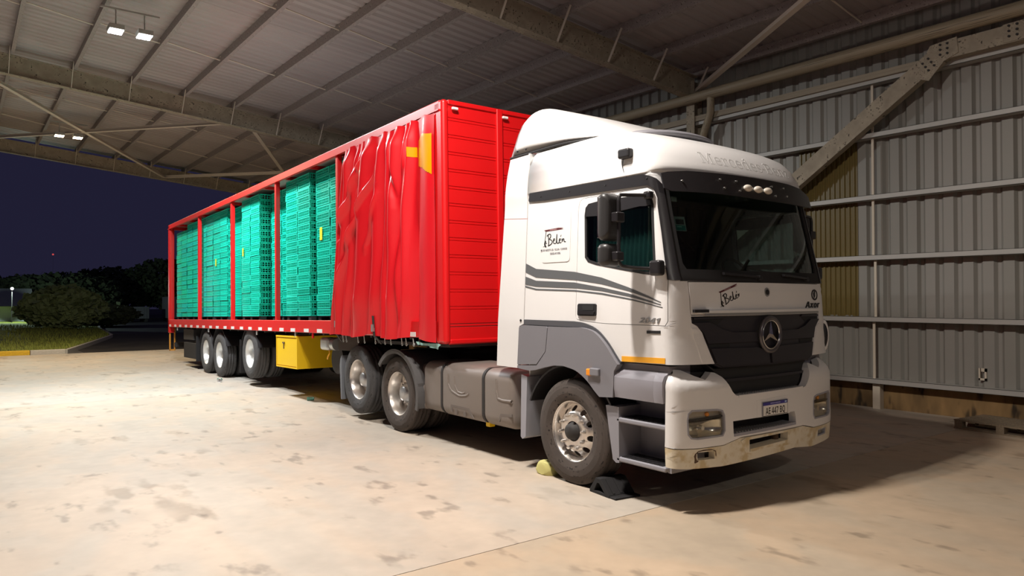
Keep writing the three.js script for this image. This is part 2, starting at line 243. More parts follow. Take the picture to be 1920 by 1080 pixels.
  const pg = span(-26.2, 11.6, -0.2, 0.40, -6.35, -6.17); boxUV(pg, 0.16); part('plinth', pg, pm, wall, 'brown stained concrete plinth');
  part('stub_post', [span(-0.625, -0.505, 0, 0.43, -6.165, -6.04)], M.cream, wall, 'cream painted stub post');
  // column with its cap plate, and the portal bracing bolted to it
  for (const X of RAFT) part('column', [span(X - 0.10, X + 0.10, 0, 6.3, -5.90, -5.885), span(X - 0.10, X + 0.10, 0, 6.3, -6.14, -6.125), span(X - 0.006, X + 0.006, 0, 6.3, -6.13, -5.89)].map((g) => boxUV(g, 0.5)), M.beam, wall, 'beige steel column');
  const zb = -5.885, dia = (a, b, w, d) => [bar(a, b, d, w, V(0, 0, 1)), bar(a.clone().add(V(0, 0, 0.06)), b.clone().add(V(0, 0, 0.06)), 0.01, w, V(0, 0, 1))];
  const k0 = V(-4.1, 2.42, zb), k1 = V(0.52, 5.54, zb), k2 = V(6.2, 5.62, zb);
  const hb = (a, b, w) => { const d = b.clone().sub(a).normalize(), n = V(-d.y, d.x, 0).multiplyScalar(w / 2); const f = (s, z0, z1) => bar(a.clone().add(n.clone().multiplyScalar(s)).add(V(0, 0, (z0 + z1) / 2)), b.clone().add(n.clone().multiplyScalar(s)).add(V(0, 0, (z0 + z1) / 2)), Math.abs(z1 - z0), 0.012, n); return [f(1, -0.075, 0.075), f(-1, -0.075, 0.075), bar(a.clone().add(V(0, 0, 0.07)), b.clone().add(V(0, 0, 0.07)), 0.012, w, n)]; };
  part('knee_brace', hb(k0, k1, 0.26).map((g) => boxUV(g, 0.5)), M.beam, wall, 'large beige diagonal portal brace');
  part('knee_brace', hb(V(0.50, 5.58, zb), k2, 0.25).map((g) => boxUV(g, 0.5)), M.beam, wall, 'large beige horizontal portal brace');
  part('gusset_plate', [extr([[0.20, 5.25], [0.42, 5.70], [0.80, 5.74], [0.82, 5.50], [0.62, 5.42], [0.40, 5.17]], 0.012).translate(0, 0, zb + 0.078)], M.beam, wall);
  part('gusset_plate', [extr([[1.40, 5.47], [1.40, 5.73], [2.4, 5.75], [2.4, 5.47]], 0.012).translate(0, 0, zb + 0.078)], M.beam, wall);
  for (const [cx, cy, a] of [[0.62, 5.60, 0], [0.40, 5.42, 0.6], [1.53, 5.62, 0], [1.75, 5.60, 0]]) for (let i = 0; i < 2; i++) for (let j = 0; j < 3; j++) {
    const px = (i - 0.5) * 0.10, py = (j - 1) * 0.075, x = cx + px * Math.cos(a) - py * Math.sin(a), y = cy + px * Math.sin(a) + py * Math.cos(a);
    part('bolt', cyl(0.018, 0.018, 0.02, x, y, zb + 0.098, 'z', 6), M.chassis, wall);
  }
  part('eaves_beam', [span(-26, 11, 5.45, 5.56, -5.98, -5.92)], M.beam, wall);

  // rainwater pipes
  part('gutter_pipe', [rod(V(-25, 5.90, -5.80), V(11, 5.90, -5.80), 0.105, 20)], M.pipe, wall, 'long beige round pipe under the eaves');
  const dp = part('downpipe', [tube([V(0.10, 5.85, 0.09), V(0.09, 5.66, 0.08), V(0.05, 5.52, 0.04), V(-0.17, 5.14, -0.02), V(-0.20, 5.02, -0.04), V(-0.20, 4.7, -0.04), V(-0.20, 0.02, -0.04)], 0.075, 80, 14).translate(-3.78, 0, -5.9)], M.pipe, wall, 'beige elbowed downpipe beside the column');
  part('pipe_collar', [cyl(0.083, 0.083, 0.06, -3.98, 5.0, -5.94, 'y', 18)], M.pipe, dp); part('pipe_collar', [cyl(0.083, 0.083, 0.06, -3.98, 3.1, -5.94, 'y', 18)], M.pipe, dp);
  // small white bracket fixed to a wall sheet
  single('wall_bracket', [span(0.925, 0.945, 0.60, 0.78, -6.15, -6.12), span(0.925, 1.03, 0.60, 0.63, -6.15, -6.12), span(0.96, 1.03, 0.73, 0.78, -6.15, -6.12), span(1.005, 1.03, 0.60, 0.78, -6.15, -6.12)], M.cream, 'small white bracket fixed low on the metal wall sheets', 'bracket');
}

// ---------------------------------------------------------------- lamps: twin floodlights hung from the roof bracing
LAMPS.forEach(([x, z, rgb, power], i) => {
  const y = yBot(z) - 0.06, seen = i < 3;
  const L = thing('floodlight', ['floodlight above the cab, hung from the roof', 'bright white twin floodlight hung below the roof purlins', 'warm yellow twin floodlight at the crossing of the roof braces', 'floodlight in the front bay of the roof'][i], 'light', [x, y, z]);
  const glow = mat([0, 0, 0], 1, 0, { emissive: new THREE.Color().setRGB(...rgb), emissiveIntensity: 30 });
  for (const s of [-1, 1]) {
    part('lamp_housing', [rbx(-0.16, 0.16, 0.0, 0.09, s * 0.24 - 0.13, s * 0.24 + 0.13, 0.015), rod(V(0, 0.08, s * 0.24), V(0, 0.42, s * 0.24), 0.012)], M.girt, L);
    part('lamp_lens', [rbx(-0.145, 0.145, -0.012, 0.002, s * 0.24 - 0.115, s * 0.24 + 0.115, 0.005)], glow, L, 'glowing lens');
    const A = new THREE.RectAreaLight(new THREE.Color().setRGB(...rgb), power, 0.28, 0.22);
    A.position.set(0, -0.02, s * 0.24); A.rotation.x = -PI / 2; A.castShadow = true; L.add(A);
  }
  part('mounting_bar', [span(-0.02, 0.02, 0.40, 0.43, -0.5, 0.5)], M.girt, L);
});

// ---------------------------------------------------------------- wheels
function tyreGeo(R = 0.52, w = 0.29, ri = 0.292) {
  const h = w / 2, p = [[ri, -h * .86], [ri + .03, -h * .98], [ri + .09, -h * 1.06], [ri + .15, -h * 1.03], [R - .035, -h * .95], [R - .008, -h * .84], [R, -h * .72]];
  for (const z of [-.42, -.02, .38]) p.push([R, h * z - .006 - .05 * w], [R - .014, h * z - .004], [R - .014, h * z + .012], [R, h * z + .016]);
  p.push([R, h * .72], [R - .008, h * .84], [R - .035, h * .95], [R - .05, h * .975], [R - .055, h * .99], [ri + .15, h * 1.03], [ri + .145, h * 1.05], [ri + .09, h * 1.07], [ri + .085, h * 1.055], [ri + .03, h * .99], [ri, h * .86]);
  const g = lathe(p, 'z', 64); return g;
}
function discWithHoles(r0, r1, n, hr, hc, depth, dish) {      // wheel disc, dished towards +z in the middle
  const outer = ellipse(0, 0, r1, r1, 60), holes = [ellipse(0, 0, r0, r0, 36)];
  for (let i = 0; i < n; i++) { const a = (i + .5) / n * 2 * PI; holes.push(ellipse(hc * Math.cos(a), hc * Math.sin(a), hr, hr, 14)); }
  return patch(outer, (a, b, o) => V(a, b, dish(Math.hypot(a, b)) + o), -depth, 0, { holes, max: 0.045 });
}
const G = {};
G.tyre = tyreGeo();
G.rimF = lathe([[.292, -.12], [.297, .118], [.306, .126], [.300, .132], [.286, .118], [.272, .085], [.262, .03], [.255, -.05], [.27, -.12]], 'z', 56);
G.discF = discWithHoles(.10, .268, 10, .030, .222, .012, (r) => .045 + .075 * smooth(.27, .17, r));
G.hubF = lathe([[.105, .05], [.105, .10], [.085, .125], [.075, .165], [.045, .185], [0, .19]], 'z', 28);
G.nutsF = merge(Array.from({ length: 10 }, (_, i) => { const a = i / 10 * 2 * PI; return merge([cyl(.017, .020, .035, .165 * Math.cos(a), .165 * Math.sin(a), .135, 'z', 8), cyl(.010, .014, .02, .165 * Math.cos(a), .165 * Math.sin(a), .160, 'z', 8)]); }));
G.rimR = lathe([[.292, -.12], [.297, .118], [.306, .126], [.300, .132], [.284, .116], [.272, .06], [.258, -.02], [.246, -.055], [.25, -.12]], 'z', 56);
G.discR = discWithHoles(.13, .255, 10, .028, .212, .012, (r) => -.06 + .02 * smooth(.26, .2, r));
G.hubR = lathe([[.14, -.06], [.135, .0], [.11, .02], [.10, .06], [.06, .075], [0, .08]], 'z', 28);
G.nutsR = merge(Array.from({ length: 10 }, (_, i) => { const a = i / 10 * 2 * PI; return cyl(.016, .018, .03, .165 * Math.cos(a), .165 * Math.sin(a), -.026, 'z', 6); }));
function wheel(parent, x, y, z, kind, side = 1, spin = 0, rimMat = M.alloy, tyreMat = M.tyre) {
  const w = new THREE.Group(); w.name = 'wheel'; w.position.set(x, y, z * side); w.rotation.y = side > 0 ? 0 : PI; parent.add(w);
  const t = part('tyre', G.tyre, tyreMat, w); t.rotation.z = spin;
  const F = kind === 'front';
  part('rim', F ? G.rimF : G.rimR, rimMat, w, 'polished rim'); const d = part('rim_disc', F ? G.discF : G.discR, rimMat, w); d.rotation.z = spin;
  part('hub', F ? G.hubF : G.hubR, F ? M.chassis : M.steel, w, F ? 'greasy dark hub' : undefined); const n = part('wheel_nuts', F ? G.nutsF : G.nutsR, rimMat, w); n.rotation.z = spin;
  if (kind === 'dual') { const i = part('tyre', G.tyre, tyreMat, w); i.position.z = -.34; }
  return w;
}

// ---------------------------------------------------------------- the tractor
// cab skin: (u, y) -> point; u runs round the plan of the cab from the middle of the front
const xcT = table([[.25, 1.43], [.6, 1.455], [1.05, 1.45], [1.2, 1.43], [1.5, 1.40], [1.9, 1.385], [1.99, 1.375], [2.9, 1.17], [3.4, 1.06]]);
const wT = (y) => y < 1.6 ? 1.24 : 1.24 - .045 * (y - 1.6);
const BOW = .09, DC = .17, NC = 6, plan = [];
for (let i = 0, L = 0; i <= 400; i++) { const k = i / 400, t = 1 - (1 - k) ** 2.5, dx = -BOW * t * t - DC * (1 - Math.max(0, 1 - t ** NC) ** (1 / NC)); if (i) L += Math.hypot((t - plan[i - 1].t) * 1.24, dx - plan[i - 1].dx); plan.push({ t, dx, L }); }
const U1 = plan[400].L, DXE = plan[400].dx;
function planAt(u) {
  const s = u < 0 ? -1 : 1, a = Math.abs(u); if (a >= U1) return [DXE - (a - U1), s, 0, s];
  let lo = 0, hi = 400; while (hi - lo > 1) { const m = (lo + hi) >> 1; if (plan[m].L <= a) lo = m; else hi = m; }
  const p = plan[lo], q = plan[hi], f = (a - p.L) / (q.L - p.L), tx = q.dx - p.dx, tz = (q.t - p.t) * 1.24, l = Math.hypot(tx, tz) || 1;
  return [lerp(p.dx, q.dx, f), s * lerp(p.t, q.t, f), tz / l, s * -tx / l];
}
const skin = (u, y, o) => { const [dx, t, nx, nz] = planAt(u); return V(xcT(y) + dx + nx * o, y, t * wT(y) + nz * o); };
function uZ(z, y) { const t = Math.min(1, Math.abs(z) / wT(y)); let i = plan.findIndex((p) => p.t >= t); if (i < 1) i = 1; const p = plan[i - 1], q = plan[i]; return Math.sign(z || 1) * lerp(p.L, q.L, (t - p.t) / (q.t - p.t || 1)); }
function uX(x, y, s = 1) { const dx = x - xcT(y); if (dx <= DXE) return s * (U1 + DXE - dx); let i = plan.findIndex((p) => p.dx <= dx); if (i < 1) i = 1; const p = plan[i - 1], q = plan[i]; return s * lerp(p.L, q.L, (dx - p.dx) / (q.dx - p.dx || 1)); }
const f = (z, y) => [uZ(z, y), y], sd = (x, y, s = 1) => [uX(x, y, s), y];
const side = (pts, s = 1) => densify(pts, .12).map(([x, y]) => sd(x, y, s));
const front = (pts) => densify(pts, .12).map(([z, y]) => f(z, y));
const open = (pts, max = .12) => { const o = densify(pts, max), n = Math.max(1, Math.ceil(Math.hypot(pts[0][0] - pts[pts.length - 1][0], pts[0][1] - pts[pts.length - 1][1]) / max)); return o.slice(0, o.length - n + 1); };
const mir = (poly) => poly.map(([u, y]) => [-u, y]);
const capW = table([[2.95, 1.19], [3.05, 1.185], [3.2, 1.17], [3.3, 1.152], [3.36, 1.142], [3.40, 1.125], [3.425, 1.06], [3.445, .95], [3.46, .75], [3.47, .45]]);
const TR = thing('truck_tractor', 'white tractor unit with grey wheel arches and a high roof deflector', 'truck');
const font = await new FontLoader().loadAsync('fonts/droid/droid_sans_bold.typeface.json');
const fontS = await new FontLoader().loadAsync('fonts/droid/droid_serif_regular.typeface.json');
{
  // --- outlines in metres
  const doorO = [[.088, 2.72], [.105, 2.785], [.15, 2.812], [.98, 2.818], [1.035, 2.79], [1.075, 2.70], [1.228, 2.0], [1.242, 1.64], [1.222, 1.602], [.50, 1.603], [.27, 1.615], [.115, 1.632], [.092, 1.655]];
  const winO = [[.19, 2.64], [.20, 2.71], [.235, 2.742], [.375, 2.754], [.97, 2.752], [1.02, 2.73], [1.045, 2.66], [1.093, 2.11], [1.06, 2.055], [.96, 2.062], [.785, 2.092], [.366, 2.164], [.25, 2.195], [.212, 2.235]];
  const wsO = [[1.07, 2.86], [1.085, 2.5], [1.095, 2.1], [1.085, 2.01], [1.05, 2.0], [0, 1.995], [-1.05, 2.0], [-1.085, 2.01], [-1.095, 2.1], [-1.085, 2.5], [-1.07, 2.86], [0, 2.88]];
  const panelO = [[1.03, 1.978], [0, 1.982], [-1.03, 1.978], [-1.02, 1.70], [-1.012, 1.69], [1.012, 1.69], [1.02, 1.70]];
  const door = side(doorO), win = side(winO), ws = front(wsO), panel = front(panelO);
  const R1 = [[-.72, 1.612], [.075, 1.612], [.224, 1.598], [.396, 1.545], [.537, 1.44], [.652, 1.315], [.70, 1.262], [1.18, 1.268]];
  const F1 = [[1.20, 1.268], [.78, 1.262], [.815, 1.335], [.90, 1.535], [.955, 1.595], [1.012, 1.62], [1.018, 1.678]];
  const R1c = [[-.72, 1.612], ...curve2([[.075, 1.612], [.224, 1.598], [.396, 1.545], [.537, 1.44], [.652, 1.315], [.70, 1.262]], 24), [1.18, 1.268]];
  const right = [...open(R1c).map(([x, y]) => sd(x, y)), ...F1.map(([z, y]) => f(z, y))];
  const rear = (s) => Array.from({ length: 15 }, (_, i) => sd(-.72, 1.62 + i * (2.99 - 1.62) / 14, s));
  const bodyPoly = [...right, ...mir(right).reverse(), ...rear(-1), ...rear(1).reverse()];
  part('cab_body', patch(bodyPoly, skin, -.02, 0, { holes: [inset(door, -.005), inset(mir(door), -.005), ws, inset(panel, -.004)], max: .07 }), M.white, TR, 'white painted cab shell');
  part('cab_lining', patch([...rear(1).reverse(), sd(-.72, 1.3), sd(1.1, 1.28), f(.9, 1.28), f(-.9, 1.28), sd(1.1, 1.28, -1), sd(-.72, 1.3, -1), ...rear(-1)], skin, -.05, -.028, { holes: [inset(win, -.02), inset(mir(win), -.02), inset(ws, -.015)], max: .09 }), M.cabTrim, TR);
  for (const s of [1, -1]) {
    const D = s > 0 ? door : mir(door), Wn = s > 0 ? win : mir(win);
    const dr = part('door', patch(D, skin, -.02, .001, { holes: [inset(Wn, .004)], max: .06 }), M.white, TR, 'white cab door');
    part('window_seal', patch(inset(Wn, -.012), skin, -.012, .004, { holes: [inset(Wn, .014)], max: .06 }), M.rubber, dr);
    part('side_window', patch(inset(Wn, .008), skin, -.008, -.004, { max: .09 }), M.glass, dr, 'tinted side window');
    part('wind_deflector', patch((s > 0 ? (p) => p : mir)(side([[.19, 2.63], [.20, 2.71], [.235, 2.742], [.375, 2.754], [.97, 2.752], [1.02, 2.73], [1.04, 2.66], [.98, 2.655], [.90, 2.66], [.42, 2.62]])), skin, .006, .016, { max: .08 }), M.visor, dr, 'smoked wind deflector');
    const hR = (p) => (s > 0 ? p : mir(p));
    const hd = part('door_handle', patch(hR(side(roundRect(.128, .384, 1.668, 1.785, .02))), skin, .0, .016, { max: .06 }), M.dark, dr, 'black recessed handle');
    part('handle_grip', patch(hR(side(roundRect(.145, .372, 1.682, 1.715, .012))), skin, .012, .030, { max: .06 }), M.visor, hd);
    part('handle_recess', patch(hR(side(roundRect(.20, .355, 1.722, 1.772, .01))), skin, .012, .018, { max: .06 }), M.black, hd);
    // dark gutter strip above the door turning down the windscreen pillar
    const strip = [...open([[-.70, 2.885], [-.69, 2.962], [.93, 2.942]]).map(([x, y]) => sd(x, y)), sd(1.0, 2.925), f(1.142, 2.895), f(1.10, 2.84), f(1.105, 2.5), f(1.115, 2.1), f(1.105, 1.992), sd(1.262, 1.988), sd(1.225, 1.995), sd(1.19, 2.16), sd(1.13, 2.45), sd(1.075, 2.72), sd(1.045, 2.80), sd(.99, 2.84), ...open([[.9, 2.842], [-.44, 2.856], [-.69, 2.868]]).map(([x, y]) => sd(x, y))];
    const st = part('gutter_strip', patch(hR(strip), skin, -.004, .014, { max: .07 }), M.visor, TR, 'dark plastic strip over the door and down the pillar');
    for (const x of [-.5, -.05, .46, .98]) part('screw', patch(hR(side(ellipse(x, 2.905, .008, .008, 10))), skin, .012, .018, { max: .05 }), M.black, st);
    // recessed locker outline and stripes on the rear quarter
    part('locker_panel', patch(hR(side(roundRect(-.455, -.02, 2.205, 2.732, .04))), skin, -.004, .005, { max: .07 }), M.white, TR);
    const S = (top, bot) => hR(side([...top, ...bot.slice().reverse()]));
    const st1 = S([[-.72, 2.21], [-.545, 2.147], [.055, 2.098], [.438, 2.033], [.791, 1.935], [1.031, 1.856], [1.174, 1.804]], [[-.72, 2.115], [-.541, 2.056], [.058, 2.018], [.44, 1.97], [.792, 1.90], [1.031, 1.838], [1.172, 1.798]]);
    const st2 = S([[-.72, 2.07], [-.539, 2.022], [.059, 1.993], [.442, 1.94], [.793, 1.88], [1.174, 1.784]], [[-.72, 1.985], [-.536, 1.96], [.062, 1.937], [.443, 1.905], [.794, 1.852], [1.172, 1.777]]);
    const st3 = S([[-.72, 1.973], [-.535, 1.939], [.062, 1.92], [.444, 1.888], [.794, 1.838], [1.194, 1.76]], [[-.72, 1.957], [-.534, 1.924], [.063, 1.906], [.444, 1.872], [.796, 1.824], [1.192, 1.753]]);
    for (const q of [st1, st2, st3]) part('stripe', patch(q, skin, .001, .0035, { max: .06 }), M.stripe ??= mat([.115, .12, .125], .4), TR, 'grey stripe decal');
    part('reflector_strip', patch(hR(side([[.715, 1.262], [1.225, 1.276], [1.225, 1.324], [.715, 1.311]])), skin, 0, .004, { max: .07 }), M.orange, TR, 'orange reflective strip');
    part('model_badge', patch(hR(side([[1.02, 1.527], [1.175, 1.531], [1.175, 1.557], [1.02, 1.553]])), skin, 0, .006, { max: .06 }), M.dark, TR);
  }
  // --- front
  const fp = part('front_panel', patch(inset(panel, .003), skin, -.02, .004, { max: .07 }), M.white, TR, 'white front flap below the windscreen');
  part('ledge', patch(front([[.97, 1.705], [-.97, 1.705], [-.97, 1.728], [.97, 1.728]]), skin, 0, .03, { max: .08 }), M.white, fp);
  part('trim_strip', patch(front([[.88, 1.682], [-.96, 1.682], [-.96, 1.704], [.88, 1.704]]), skin, 0, .022, { max: .08 }), M.steel, fp, 'grey metal trim strip');
  part('name_badge', patch(front([[1.0, 1.712], [.84, 1.712], [.84, 1.738], [1.0, 1.738]]), skin, 0, .034, { max: .08 }), M.dark, fp);
  const rb = part('round_badge', patch(front(ellipse(-.005, 1.892, .042, .042, 24)), skin, 0, .008, { max: .05 }), M.steel, fp, 'small round grey badge');
  part('badge_ring', patch(front(ellipse(-.005, 1.892, .026, .026, 20)), skin, .004, .012, { max: .05 }), M.dark, rb);
  part('windscreen_border', patch(front([[1.095, 2.87], [1.11, 2.5], [1.12, 2.1], [1.105, 1.985], [0, 1.983], [-1.105, 1.985], [-1.12, 2.1], [-1.11, 2.5], [-1.095, 2.87], [0, 2.9]]), skin, -.012, .004, { holes: [front([[1.045, 2.85], [1.055, 2.5], [1.05, 2.14], [1.02, 2.09], [0, 2.085], [-1.02, 2.09], [-1.05, 2.14], [-1.055, 2.5], [-1.045, 2.85], [0, 2.87]])], max: .07 }), M.rubber, TR);
  part('windscreen', patch(inset(ws, -.01), skin, -.018, -.013, { max: .1 }), M.glass, TR, 'large dark windscreen');
  for (const [z0, z1] of [[.62, .12], [-.28, -.72]]) {
    const wp = part('wiper', patch(front([[z0, 2.045], [z1, 2.022], [z1, 2.04], [z0, 2.068]]), skin, .015, .045, { max: .07 }), M.visor, TR, 'black wiper');
    part('wiper_pivot', patch(front(ellipse(z1, 2.025, .022, .022, 14)), skin, .0, .05, { max: .05 }), M.dark, wp);
  }
  // sun visor with three marker lamps
  const vp = (z, y) => V(xcT(2.87) + .115 - .155 * (Math.abs(z) / 1.16) ** 2.6 + (2.87 - y) * .28, y, z);
  const vmap = (z, y, o) => { const p = vp(z, y), q = vp(z + .001, y), d = q.sub(p).normalize(); return V(p.x + d.z * o, p.y, p.z - d.x * o); };
  const vz = [1.165, 1.1, .9, .6, .3, 0, -.3, -.6, -.9, -1.1, -1.165];
  const visTop = table([[-1.17, 2.91], [-.95, 2.965], [-.78, 2.985], [0, 2.985], [.39, 2.98], [1.03, 2.967], [1.17, 2.93]]), visBot = table([[-1.17, 2.79], [-.9, 2.775], [0, 2.77], [.5, 2.78], [1.12, 2.772], [1.17, 2.80]]);
  const vis = part('sun_visor', patch([...vz.map((z) => [z, visTop(z)]), ...vz.slice().reverse().map((z) => [z, visBot(z)])], vmap, -.012, .006, { max: .05 }), M.visor, TR, 'dark smoked sun visor');
  for (const z of [.16, 0, -.16]) { const ml = part('marker_lamp', new THREE.SphereGeometry(1, 20, 12).scale(.03, .034, .062).translate(vp(z, 2.868).x + .014, 2.868, z), M.markerLens ??= mat([.75, .68, .58], .15, 0, { clearcoat: 1 }), vis, 'oval clear marker lamp'); }
  for (const [z, y] of [[.98, 2.871], [.53, 2.919], [.50, 2.84], [.31, 2.921], [-.47, 2.924], [-.50, 2.844], [.29, 2.83], [-.28, 2.83], [-.25, 2.921]]) part('visor_screw', cyl(.010, .010, .016, vp(z, y).x + .010, y, z, 'x', 10), M.chrome, vis);
  // grille with its star
  const grO = [[1.012, 1.675], [0, 1.68], [-1.012, 1.675], [-1.005, 1.62], [-.95, 1.585], [-.895, 1.53], [-.81, 1.33], [-.765, 1.25], [-.70, 1.222], [0, 1.215], [.70, 1.222], [.765, 1.25], [.81, 1.33], [.895, 1.53], [.95, 1.585], [1.005, 1.62]];
  const gr = part('grille', patch(front(grO), skin, -.05, -.012, { max: .06 }), M.grille, TR, 'dark grey grille panel');
  for (const s of [1, -1]) {
    part('grille_slat', patch(front([[s * .99, 1.668], [s * .64, 1.672], [s * .60, 1.655], [s * .99, 1.65]]), skin, -.02, .004, { max: .06 }), M.grille, gr);
    part('grille_slat', patch(front([[s * 1.0, 1.622], [s * .80, 1.624], [s * .66, 1.56], [s * .52, 1.53], [s * .18, 1.525], [s * .18, 1.44], [s * .84, 1.438], [s * .89, 1.54], [s * .95, 1.59]]), skin, -.02, .010, { max: .06 }), M.grille, gr);
    part('grille_slat', patch(front([[s * .815, 1.395], [s * .18, 1.385], [s * .02, 1.33], [s * .02, 1.232], [s * .69, 1.236], [s * .755, 1.265], [s * .79, 1.34]]), skin, -.02, .010, { max: .06 }), M.grille, gr);
    part('grille_slot', patch(front([[s * .99, 1.648], [s * .62, 1.652], [s * .70, 1.60], [s * .80, 1.628], [s * .99, 1.628]]), skin, -.014, -.010, { max: .06 }), M.black, gr);
    part('grille_slot', patch(front([[s * .83, 1.434], [s * .56, 1.436], [s * .56, 1.398], [s * .815, 1.40]]), skin, -.014, -.008, { max: .06 }), M.black, gr);
  }
  const em = part('emblem_ring', new THREE.TorusGeometry(.155, .021, 12, 44).rotateY(PI / 2).translate(1.425, 1.496, 0), M.grilleRing ??= mat([.13, .12, .13], .3, .5), gr, 'three pointed star in a ring');
  part('emblem_chrome', new THREE.TorusGeometry(.132, .007, 8, 44).rotateY(PI / 2).translate(1.434, 1.496, 0), M.chrome, em);
  { const a = []; for (const k of [0, 1, 2]) { const t = PI / 2 + k * 2 * PI / 3, c = Math.cos, s = Math.sin, tip = [.135 * c(t), .135 * s(t)], l = [.024 * c(t + PI / 3), .024 * s(t + PI / 3)], r = [.024 * c(t - PI / 3), .024 * s(t - PI / 3)]; for (const q of [l, r]) { const h = V(1.456, 1.496, 0), T = V(1.432, 1.496 + tip[1], -tip[0]), Q = V(1.428, 1.496 + q[1], -q[0]); const P = q === l ? [h, Q, T] : [h, T, Q]; const g = new THREE.BufferGeometry().setFromPoints(P); g.computeVertexNormals(); a.push(g); } } part('star', merge(a), new THREE.MeshStandardMaterial({ color: 0xd8d6d2, roughness: .2, metalness: .9, side: THREE.DoubleSide }), em, 'chrome star'); }
  // white wings beside the grille are hollowed by a small scoop; far one shows its dark slot
  const lg = part('lower_grille', patch(front([[.83, 1.262], [.80, 1.24], [.70, 1.17], [.63, 1.08], [.56, .99], [.50, .965], [-.50, .965], [-.56, .99], [-.63, 1.08], [-.70, 1.17], [-.80, 1.24], [-.83, 1.262], [-.72, 1.21], [0, 1.205], [.72, 1.21]]), skin, -.16, -.07, { max: .07 }), M.black, TR, 'black lower air intake');
  part('intake_bar', patch(front([[.66, 1.115], [-.66, 1.115], [-.64, 1.09], [.64, 1.09]]), skin, -.07, -.05, { max: .07 }), M.grille, lg);
  for (const s of [1, -1]) part('corner_scoop', patch((s > 0 ? (p) => p : mir)([f(1.02, 1.575), f(.975, 1.572), f(.925, 1.53), f(.80, 1.285), f(.93, 1.278), f(.965, 1.40)]), skin, .0, .006, { max: .05 }), M.white, TR);
  part('corner_deflector', [new THREE.TorusGeometry(.07, .016, 8, 28).scale(.62, 2.0, 1).rotateY(.55).translate(1.235, 1.44, -1.262)], M.white, TR, 'white rimmed corner air deflector');
  part('deflector_slot', [new THREE.SphereGeometry(1, 18, 12).scale(.046, .135, .035).rotateY(.55).translate(1.235, 1.44, -1.258)], M.dark, TR, 'dark brown corner slot');
  part('front_underside', patch(front([[1.16, 1.262], [-1.16, 1.262], [-1.16, 1.05], [1.16, 1.05]]), skin, -.22, -.165, { max: .1 }), M.chassis, TR);

  // --- bumper
  const upO = [[.60, .75], [-.34, .752], [-.36, .70], [-.36, .645], [.595, .636]];
  const loO = [[.385, .565], [-.21, .572], [-.215, .475], [.375, .455]];
  const hlR = [[1.125, .80], [1.115, .855], [1.08, .878], [.80, .868], [.735, .855], [.712, .815], [.706, .68], [.735, .638], [1.03, .635], [1.09, .645], [1.12, .68]], hlL = hlR.map(([z, y]) => [-z, y]);
  const fogR = [[1.025, .518], [.825, .514], [.82, .445], [1.016, .452]];
  const topE = (s) => [sd(1.225, 1.17, s), f(s * 1.21, 1.225), f(s * 1.10, 1.215), f(s * 1.0, 1.165), f(s * .905, 1.13), f(s * .78, 1.185), f(s * .745, 1.18), f(s * .69, 1.14), f(s * .60, 1.01), f(s * .56, .975), f(s * .50, .962), f(s * .32, .958)];
  const botE = (s) => [f(s * .72, .555), f(s * 1.03, .556), sd(1.225, .57, s)];
  const bump = [...topE(1), ...topE(-1).reverse(), ...botE(-1).reverse(), f(-.5, .60), f(.5, .60), ...botE(1)];
  const skinB = (u, y, o) => skin(u, y, o - (y > 1.07 ? .11 * ((y - 1.07) / .15) ** 2 : 0));
  const bp = part('bumper', patch(bump, skinB, -.06, .012, { holes: [front(hlR), front(hlL), front(upO)], max: .045 }), M.white, TR, 'white bumper');
  const skirt = [sd(1.225, .562, 1), f(1.03, .548), f(.72, .547), f(.5, .592), f(-.5, .592), f(-.72, .547), f(-1.03, .548), sd(1.225, .562, -1), sd(1.23, .40, -1), f(-1.0, .38), f(-.70, .365), f(-.36, .40), f(.23, .38), f(.72, .367), f(1.12, .385), sd(1.232, .40, 1)];
  const sk = part('bumper_skirt', patch(skirt, skin, -.06, .010, { holes: [front(loO), front(fogR), front(fogR.map(([z, y]) => [-z, y]))], max: .05, uv: [0, 0, 1.1, 1.1] }), M.whiteDirty, TR, 'dirt stained lower bumper');
  part('step_plate', patch(front([[.59, .640], [-.35, .65], [-.35, .625], [.59, .615]]), skin, -.12, .02, { max: .06 }), M.greyLight, bp, 'grey tread in the bumper opening');
  for (let i = 0; i < 22; i++) { const z = .55 - i * .04; part('tread_rib', patch(front([[z, .652], [z - .014, .652], [z - .014, .640], [z, .640]]), skin, -.11, .004, { max: .06 }), M.steel, bp); }
  part('bumper_void', patch(front([[.70, .77], [-.70, .77], [-.70, .43], [.70, .43]]), skin, -.22, -.16, { max: .1 }), M.chassis, bp);
  part('top_step', patch(front([[.52, .972], [-.5, .978], [-.5, .955], [.52, .95]]), skin, -.18, .016, { max: .06 }), M.white, bp);
  for (let i = 0; i < 26; i++) { const z = .42 - i * .034; part('tread_rib', patch(front([[z, .982], [z - .012, .982], [z - .012, .972], [z, .972]]), skin, -.15, -.02, { max: .06 }), M.steel, bp); }
  part('tow_frame', patch(front([[.50, .566], [.43, .590], [-.40, .590], [-.43, .57], [-.35, .462], [-.30, .447], [.34, .437], [.43, .455]]), skin, .006, .018, { holes: [front(loO)], max: .06, uv: [0, 0, 1.3, 1.3] }), M.whiteDirty, sk);
  part('tow_tread', patch(front([[.37, .478], [-.21, .497], [-.21, .472], [.37, .452]]), skin, -.10, .02, { max: .06 }), M.whiteDirty, sk);
  part('tow_hitch', [cyl(.035, .035, .12, 1.36, .52, -.16, 'y', 14)], M.rust, sk);
  part('fog_cavity', patch(front(inset(fogR, -.02)), skin, -.16, -.13, { max: .08 }), M.greyLight, sk);
